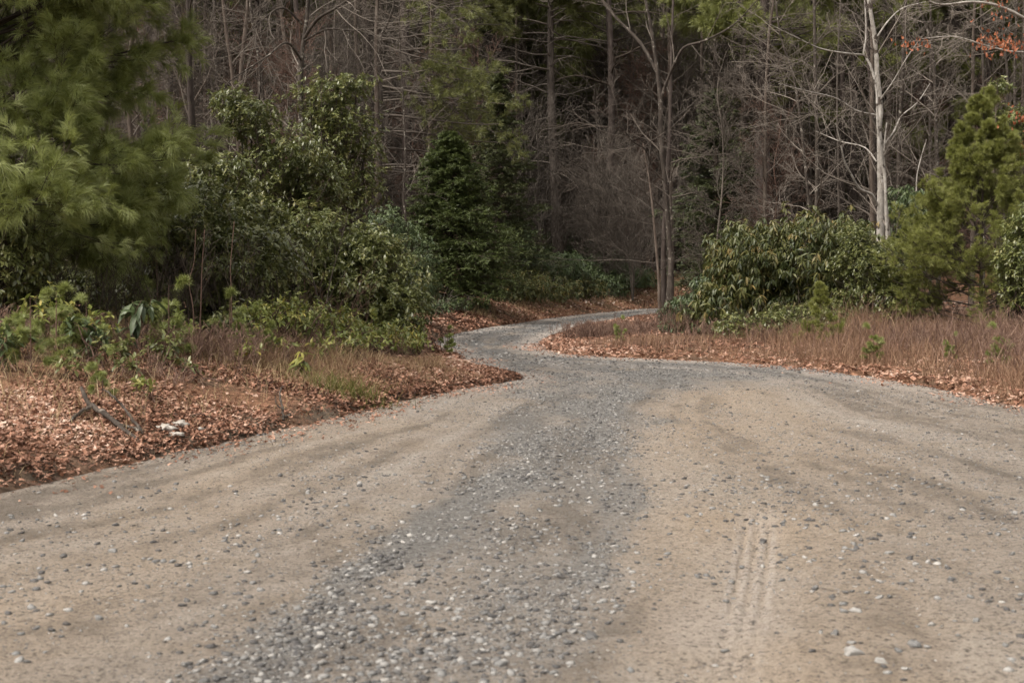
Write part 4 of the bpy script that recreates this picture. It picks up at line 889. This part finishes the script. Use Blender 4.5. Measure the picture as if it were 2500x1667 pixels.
grass('tan tufts hanging over the soil lip at the road edge', (-5, 1, 8, 22), 60000, .0, .3, .03, .12, .004, M_tan, 824, lambda x, y: np.clip(vn(x*2.5, y*2.5, 9)*2-.7, 0, 1), 1.5)
grass('brown dry grass on the tip of the left bank', (-4, .5, 15, 24), 110000, .1, 2.2, .08, .26, .006, M_straw, 825, None, .9)
grass('brown grass along the outer bank', (-6, 12, 25, 52), 160000, .05, 4, .05, .22, .009, M_tan, 826, None, .9)
# ---- brush: bare red-brown stems
def brush(label, px, D, w, h, n, seed, m=M_brush, m2=None, grp='bare brush clumps in the verge', name='brush_clump', cat='brush', stemr=.006):
    base = gbase(px, D); q = rg(seed); root = empty(name, base, label, cat, grp)
    bx = q.normal(size=(n, 2))*w*.5; z = terr(base[0]+bx[:, 0], base[1]+bx[:, 1])-base[2]
    st = np.concatenate([bx, z[:, None]-.03], 1); d = nrm(np.concatenate([q.normal(size=(n, 2))*.22, np.ones((n, 1))], 1)); L = h*(.5+.6*q.random(n)); out = [st]
    for j in range(6): out.append(out[-1]+d*(L/6)[:, None]); d = nrm(d+q.normal(size=d.shape)*.07)
    P = np.stack(out, 1); Rr = stemr*np.linspace(1, .35, 7)[None]*(.6+.7*q.random((n, 1)))
    build('stems', [tubes(P, Rr, 3)], m, root)
    P2, R2, L2 = grow(q, P, Rr, 6, .3, .97, L*.35, 35, 5, .6, .08, .04, .4, .0022)
    P3, R3, _ = grow(q, P2, R2, 3, .3, .97, L2*.5, 35, 4, .7, .08, .03, .4, .0018)
    build('twigs', [tubes(P2, R2, 3), tubes(P3, R3, 3)], m2 or m, root); return root
for i, (px, D, w, h, n, lab) in enumerate([(1425, 26.8, .5, .34, 120, 'red-brown brush clump at the tip of the inner verge'), (1480, 27.2, .7, .33, 160, 'dense red-brown brush clump near the verge tip'), (1540, 27.6, .8, .28, 150, 'dense brush clump between verge tip and forked tree'),
        (1600, 28.6, .6, .34, 60, 'brush clump directly before the forked tree'), (1500, 28.6, .6, .28, 50, 'taller grey brush clump against the far road'), (1565, 29.4, .6, .36, 26, 'tall brush clump left of the forked tree foot'),
        (1700, 26.6, .8, .5, 70, 'brush clump right of the rhododendron seedling'), (1770, 25.6, .8, .42, 80, 'brush clump below the yellowish rhododendron edge'), (1840, 24.6, .8, .36, 80, 'brush clump under the yellowish rhododendron'), (1660, 28.5, .6, .6, 60, 'brush clump behind the rhododendron seedling'),
        (2080, 22.8, .7, .35, 60, 'brush clump right of the pine sapling'), (2230, 21.5, .8, .4, 60, 'brush clump below the pale leaved laurel'), (2330, 20.8, .8, .45, 60, 'brush clump under the olive pine'), (2440, 20, .9, .6, 80, 'brush clump at the right laurel foot'), (1920, 23.6, .6, .34, 50, 'brush clump left of the pine sapling'), (2490, 17.6, .7, .8, 50, 'brush clump at the right frame edge in dry grass')]):
    brush(lab, px, D, w, h, n, 830+i)
for i, (px, D, w, h, n, lab) in enumerate([(255, 16.2, .8, 1.1, 30, 'tangle of pale bare twigs below the large pine'), (90, 16, .8, 1., 30, 'tangle of bare twigs low at the left frame edge'), (420, 17, .8, 1.1, 30, 'tangle of brown twigs below the laurel mound'), (640, 18.2, .7, 1.2, 26, 'bare brown twigs before the laurel thicket'), (790, 19.5, .7, 1.1, 26, 'reddish bare twigs before the laurel thicket centre'), (525, 15.3, .45, .32, 30, 'red-brown twig clump at the foot of the sapling stems'), (1065, 22.6, .3, .5, 16, 'wispy twigs at the tip of the left bank')]):
    brush(lab, px, D, w, h, n, 860+i, M_twigred if i == 4 else M_twigdark, None, 'bare twig tangles on the left bank', 'twig_tangle')
for i, (px, D, w, h, n, lab) in enumerate([(450, 14.6, .5, .38, 60, 'low red-brown weeds in front of the close group of sapling stems'), (560, 15.0, .6, .42, 70, 'red-brown weed patch right of the sapling stems'), (320, 14.6, .5, .34, 50, 'brown weeds around the big leaved seedling'), (660, 15.8, .6, .36, 60, 'brown weeds left of the lime drooping rosette'),
        (760, 16.6, .6, .34, 60, 'brown weeds beyond the lime drooping rosette'), (880, 18.0, .6, .32, 60, 'red-brown weeds in front of the middle of the low shrub row'), (960, 19.4, .5, .3, 50, 'red-brown weeds near the end of the low shrub row'), (170, 14.2, .5, .4, 50, 'brown weeds between the leafy seedlings at the left'), (30, 13.8, .5, .45, 50, 'brown weeds at the left frame edge'), (400, 13.2, .4, .26, 36, 'low brown weeds right of the bright green tuft')]):
    brush(lab, px, D, w, h, n, 940+i, M_brush, None, 'weeds on the left bank', 'weed_clump', 'weeds', .0035)
# reddish sapling stems, left bank
for i, (px, D, pl, lab) in enumerate([(500, 15.2, [(475, 960, 6), (478, 860, 5), (472, 760, 4), (462, 690, 4), (474, 640, 3), (478, 560, 2)], 'red-brown sapling stem leftmost of the close group'), (510, 15.25, [(485, 960, 7), (490, 850, 6), (490, 760, 5), (493, 660, 3), (500, 560, 2)], 'red-brown sapling stem with forked top, middle of the close group'),
        (560, 15.6, [(565, 830, 5), (565, 720, 4), (563, 650, 3), (572, 540, 2)], 'red-brown sapling stem right of the close group'), (795, 18.5, [(790, 830, 5), (800, 720, 4), (830, 600, 3), (850, 520, 2)], 'tall thin tan stem leaning over the laurel thicket'), (800, 18.6, [(800, 815, 5), (770, 700, 4), (740, 640, 3), (700, 580, 2)], 'tall thin pale stem leaning left before the laurel thicket')]):
    bare('sapling', lab, [rooted(pl, D)], rg(880+i), [dict(n=6, t0=.35, t1=.95, L=.4, ang=28, k=6, rr=.6, wob=.09, up=.04, fall=.4, rmin=.002), dict(n=3, t0=.3, t1=.95, L=.2, ang=35, k=4, rr=.6, wob=.1, up=.02, fall=.3, rmin=.0016)], M_twigred if i < 3 else M_twig, M_twigdark if i < 3 else M_twig, 'sapling', 'thin sapling stems on the left bank', sides=5)
# fallen lichen covered branch
def lying(name, label, cat, lines, m, lift=.03):
    out = []; base = None
    for ln in lines:
        pts = []; rad = []
        for px, py_, w, up_ in ln:
            # march along the sight line until it meets the ground
            Ds = np.linspace(8, 24, 1500); r_ = ray(px, py_); xs = r_[0]/r_[1]*Ds; zs = CAMH+r_[2]/r_[1]*Ds; k = np.argmax(zs < terr(xs, Ds)+up_)
            pts.append(np.array([xs[k], Ds[k], zs[k]])); rad.append(w*.5*Ds[k]/FPX)
        if base is None: base = pts[0].copy()
        p, r = resample(np.array(pts)-base, rad, 22); q = rg(5); out.append(tubes(p+q.normal(size=p.shape)*.004, r*(1+.12*q.normal(size=22)), 8))
    return tag(build(name, out, m, loc=base, smooth=True), label, cat)
lying('fallen_branch', 'grey lichened forked branch lying on the leaf covered left bank', 'branch', [[(340, 1078, 9, .02), (300, 1045, 12, .05), (262, 1013, 14, .08), (225, 990, 14, .10), (207, 970, 12, .14), (198, 945, 9, .2)], [(228, 992, 12, .1), (200, 1004, 11, .06), (170, 1028, 8, .03)], [(293, 1037, 8, .05), (330, 1045, 8, .04), (350, 1058, 7, .03)], [(347, 1054, 8, .03), (322, 1020, 8, .08), (300, 990, 7, .13), (280, 970, 6, .18), (252, 950, 4, .22)]], M_barkmot)
lying('fallen_stick', 'small grey forked stick upright in leaves at the middle of the bank edge', 'stick', [[(692, 1025, 6, .02), (690, 995, 6, .08), (684, 965, 5, .16), (686, 945, 3, .22)], [(690, 1000, 4, .08), (676, 985, 3, .12), (672, 965, 2, .18)], [(692, 1018, 5, .02), (710, 1012, 4, .03)]], M_barkmot)
for px, py_, s, lab, tn in [(405, 1053, .10, 'lichen crusted white chunk of wood left of its neighbours', .85), (428, 1066, .08, 'lichen crusted chunk at the front of the white group', .95), (440, 1042, .085, 'lichen crusted chunk at the back of the white group', .75), (487, 1052, .06, 'small lichen crusted chunk right of the white group', .9)]:
    Ds = np.linspace(8, 20, 1200); r_ = ray(px, py_); xs = r_[0]/r_[1]*Ds; zs = CAMH+r_[2]/r_[1]*Ds; k = np.argmax(zs < terr(xs, Ds)); tv, tf = stone_tpl(px, 3); q = rg(px)
    tv = tv*(1+.10*q.normal(size=(len(tv), 1)))*np.array([s*1.5, s, s*1.3]); o = build('lichened_chunk', [(tv, tf, np.full(len(tv), tn))], M_barkpale, loc=(xs[k], Ds[k], zs[k]+s*.25)); tag(o, lab, 'wood chunk', 'lichen crusted chunks beside the fallen branch')
lying('fallen_stick', 'twisted tan stick among leaves beyond the lichened chunks', 'stick', [[(460, 1015, 3, .03), (490, 1010, 4, .05), (520, 1022, 3, .03)]], M_twigred)
# oak with clinging dead leaves at top right
ob = bare('oak_tree', 'oak branch work with clinging orange dead leaves at the upper right', [rooted([(2540, 700, 26), (2530, 400, 24), (2525, 100, 22), (2530, -200, 14)], 25), tr([(2525, 130, 9), (2460, 125, 8), (2400, 110, 6), (2330, 90, 4), (2250, 95, 2)], 25, -1), tr([(2528, 60, 12), (2450, 20, 10), (2380, 5, 8), (2300, 12, 6), (2260, 0, 4)], 25, -1)], rg(901), LV(50, 1.0, (8, 6, 5)), M_barkpale, M_twigpale)
q = rg(902); P = []
for cx, cy, sx, sy, n in [(2420, 100, 32, 16, 80), (2470, 110, 30, 12, 70), (2445, 15, 22, 14, 30), (2480, 350, 30, 20, 60), (2490, 280, 15, 12, 30), (2235, 105, 25, 8, 30)]:
    for _ in range(n): P.append(at(cx+q.normal()*sx, cy+q.normal()*sy, 24.6+q.normal()*.4))
P = np.array(P)-np.array(ob.location); dd = nrm(q.normal(size=P.shape)*.4+np.array([0, 0, -1.])); build('dead_leaves', [scatter(OAK[i][0], OAK[i][1], rots(dd[i::6], q, q.random(len(dd[i::6]))*6), P[i::6], .055+.03*q.random(len(P[i::6])), q.random(len(P[i::6]))) for i in range(6)], M_orange, ob)
# ================================================================== THE FOREST BEHIND
protos = []
FOREST = 'bare trees of the dense wood on the hillside'
def proto(seed, H, r0, mt, mb, lab, ang, n, Lb, up):
    q = rg(seed); pts = [np.array([0, 0, -.3])]; dx = q.normal(size=2)*.25
    for j in range(1, 8): dx = dx+q.normal(size=2)*.15; pts.append(np.array([dx[0]*j/7*1.2, dx[1]*j/7*1.2, H*j/7]))
    rad = [r0*1.3]+[r0*(1-.8*j/7) for j in range(1, 8)]
    return bare('bare_tree', lab, [(pts, rad)], q, [dict(n=n[0], t0=.12, t1=.97, L=Lb, ang=ang, k=8, rr=.4, wob=.11, up=up, fall=.35, rmin=.009), dict(n=n[1], t0=.15, t1=.97, L='.42', ang=42, k=6, rr=.6, wob=.13, up=.02, fall=.4, rmin=.0065), dict(n=n[2], t0=.15, t1=.98, L='.45', ang=40, k=4, rr=.6, wob=.13, up=.02, fall=.3, rmin=.005)], mt, mb, 'tree', FOREST, sides=7, base=np.zeros(3))
PD = [(1001, 17, .09, M_bark, M_twig, 'slender bare grey-brown tree with dense fine twigs in the hillside wood', 60, (34, 10, 6), 2.6, .02),
      (1002, 20, .15, M_barkdark, M_twigdark, 'dark straight trunk with level dead limbs in the hillside wood', 80, (36, 8, 5), 2.2, -.01),
      (1003, 15, .075, M_barkmot, M_twig, 'slim pale flecked tree with light twigs in the hillside wood', 50, (26, 10, 6), 2.4, .03),
      (1004, 22, .12, M_bark, M_twig, 'tall bare brown trunk with upswept limbs in the hillside wood', 45, (26, 11, 6), 3.2, .03),
      (1005, 10, .05, M_twig, M_twig, 'small understory tree, all fine grey twigs, in the hillside wood', 55, (52, 12, 7), 2.1, .01),
      (1006, 8, .05, M_twigred, M_twigred, 'small understory tree of red-brown twigs in the hillside wood', 55, (46, 12, 7), 2.0, .01)]
plist = [proto(*a) for a in PD]
ZONES = [(0, 'above the big soft pine'), (330, 'left of the dark mossy trunk'), (480, 'right behind the tall sparse laurel'), (640, 'beside the white patched trunk'), (790, 'above the laurel thicket'), (920, 'left of the bright hemlock'), (1030, 'above the bright green hemlock'), (1160, 'above the darker hemlock'), (1290, 'around the tall grey pine'), (1400, 'beyond the end of the road'), (1530, 'left of the forked tree'), (1640, 'right of the forked tree'), (1750, 'above the broad dark hemlock'), (1850, 'by the thick dark pine trunk'), (1930, 'above the yellowish rhododendron'), (2030, 'left of the white tree'), (2160, 'right of the white tree'), (2270, 'left over the olive pine'), (2390, 'behind the olive pine top')]
KIND = ['slender grey-brown bare tree', 'dark trunk with level dead limbs', 'slim pale flecked bare tree', 'tall brown tree with upswept limbs', 'small grey twiggy tree', 'small red-brown twiggy tree', 'olive boughed pine', 'low dark evergreen shrub']
def wood_label(k, x, y):
    px = 1250+x/y*FPX; z = [t for a, t in ZONES if px >= a or a == 0][-1]
    return KIND[k]+', '+z+(', at the wood edge' if y < 58 else ', partway uphill' if y < 76 else ', high uphill' if y < 96 else ', farthest uphill')
g = rg(1234); spots = []; used = set()
def place_ok(x, y, dmin):
    return all((x-a)**2+(y-b)**2 > dmin**2 for a, b in spots)
cnt = 0
for band, n, dm in (((44, 58), 62, 1.3), ((58, 76), 95, 1.4), ((76, 96), 80, 1.8), ((96, 128), 70, 2.2)):
    t_ = 0; c = 0
    while c < n and t_ < 6000:
        t_ += 1; y = band[0]+(band[1]-band[0])*g.random(); x = (g.random()*2-1)*(.40*y+3)
        if not place_ok(x, y, dm): continue
        if float(sdf(np.array([x]), np.array([y]))[0]) < 3.2: continue
        px = 1250+x/y*FPX
        if y < 58 and 1150 < px < 1480: continue
        k = int(g.choice([0, 1, 2, 3, 4, 5], p=[.20, .13, .08, .13, .28, .18])); sc = .8+.4*g.random()
        loc = (x, y, ter1(x, y)); rz = g.random()*6.28
        if cnt < 6: k = cnt
        lab_ = wood_label(k, x, y)
        if lab_ in used: continue
        used.add(lab_); spots.append((x, y))
        if cnt < 6 and k == cnt:
            p_ = plist[k]; p_.location = loc; p_.rotation_euler = (0, 0, rz); p_['label'] = wood_label(k, x, y)
        else: dup(plist[k], loc, rz, sc, wood_label(k, x, y))
        cnt += 1; c += 1
# nearer thin understory left and right, between the shrubs and the wood
for i in range(34):
    side = -1 if i % 2 else 1
    D = 31+14*g.random(); px = (60+1000*g.random()) if side < 0 else (1700+800*g.random())
    x = (px-1250)/FPX*D
    if float(sdf(np.array([x]), np.array([D]))[0]) < 2: continue
    k = [0, 4, 5, 2][int(g.random()*4)]; lab_ = wood_label(k, x, D).replace('at the wood edge', 'nearest the road')
    if lab_ in used: continue
    used.add(lab_); dup(plist[k], (x, D, ter1(x, D)), g.random()*6.28, .6+.3*g.random(), lab_)
# thickets of thin saplings and twigs that read as one mass between the trunks
def thicket(lab, y0, y1, n, hmin, hmax, nb, rm, seed, m):
    g = rg(seed); y = y0+(y1-y0)*g.random(n*3); x = (g.random(n*3)*2-1)*(.37*y+2); k = sdf(x, y) > 2.2; x, y = x[k][:n], y[k][:n]; n = len(x); z = terr(x, y)
    h = hmin+(hmax-hmin)*g.random(n); out = [np.stack([x, y, z-.1], 1)]; d = nrm(np.concatenate([g.normal(size=(n, 2))*.14, np.ones((n, 1))], 1))
    for j in range(7): out.append(out[-1]+d*(h/7)[:, None]); d = nrm(d+g.normal(size=d.shape)*.07)
    P = np.stack(out, 1); Rr = (.010+.004*h)[:, None]*np.linspace(1, .3, 8)[None]
    P2, R2, L2 = grow(g, P, Rr, nb, .12, .98, h*.30, 55, 6, .5, .12, .015, .4, rm); P3, R3, _ = grow(g, P2, R2, 7, .15, .98, L2*.42, 42, 4, .7, .14, .01, .35, rm*.85)
    return tag(build('twig_thicket', [tubes(P, Rr, 5), tubes(P2, R2, 3), tubes(P3, R3, 3)], m), lab, 'thicket', None, 'stuff')
thicket('mass of bare grey saplings and twigs filling the wood behind the road', 46, 60, 300, 2.5, 7.5, 22, .0055, 1301, M_twig)
thicket('mass of bare saplings and twigs filling the lower hillside wood', 60, 84, 620, 3, 10, 22, .007, 1302, M_twig)
thicket('mass of bare brownish twigs high on the hillside', 84, 120, 620, 4, 12, 22, .010, 1303, M_twig)
# evergreens in the wood
ev = pine('pine_tree', 'pine with flat olive boughs among bare trees on the hillside', on(300, 66), 18, .22, rg(1101), 3, 60, lambda z: 2.8, 4, .28, TUFT_FAR, M_needlefar, M_twigdark, M_barkdark, sub=(10, 7), group='pines among the bare trees of the hillside')
for px, D in [(460, 80), (800, 70), (1000, 84), (1130, 75), (1290, 88), (1430, 78), (1650, 72), (1760, 84), (1930, 70), (2060, 90), (2200, 74), (2330, 66), (2450, 80), (900, 96), (600, 94), (1550, 98), (100, 78), (2280, 95), (1870, 100), (1180, 102), (720, 60), (1000, 66), (1220, 66), (1400, 64), (1560, 76), (1820, 62), (1990, 64), (2150, 62), (2400, 60), (2500, 70), (380, 58), (1680, 60), (520, 72), (1340, 100), (1500, 84)]:
    x = (px-1250)/FPX*D
    if wood_label(6, x, D) in used: continue
    used.add(wood_label(6, x, D)); dup(ev, (x, D, ter1(x, D)), px*.37, .8+.35*g.random(), wood_label(6, x, D))
ud = shrub('understory_shrub', 'dark evergreen shrub on the forest floor beneath bare trees', 'shrub', on(1500, 62), [(0, 0, .7, 1.5, 1.4, .8), (.9, .4, .5, 1, 1, .6)], rg(1201), 520, .16, LEAF_RHODO, M_rhodog, M_twig, 'evergreen shrubs on the forest floor', 7, 1.25, .5, 16)
for i in range(46):
    D = 52+34*g.random(); px = 40+2420*g.random(); x = (px-1250)/FPX*D
    if float(sdf(np.array([x]), np.array([D]))[0]) < 3: continue
    if wood_label(7, x, D) in used: continue
    used.add(wood_label(7, x, D)); dup(ud, (x, D, ter1(x, D)), g.random()*6.28, .7+.7*g.random(), wood_label(7, x, D))
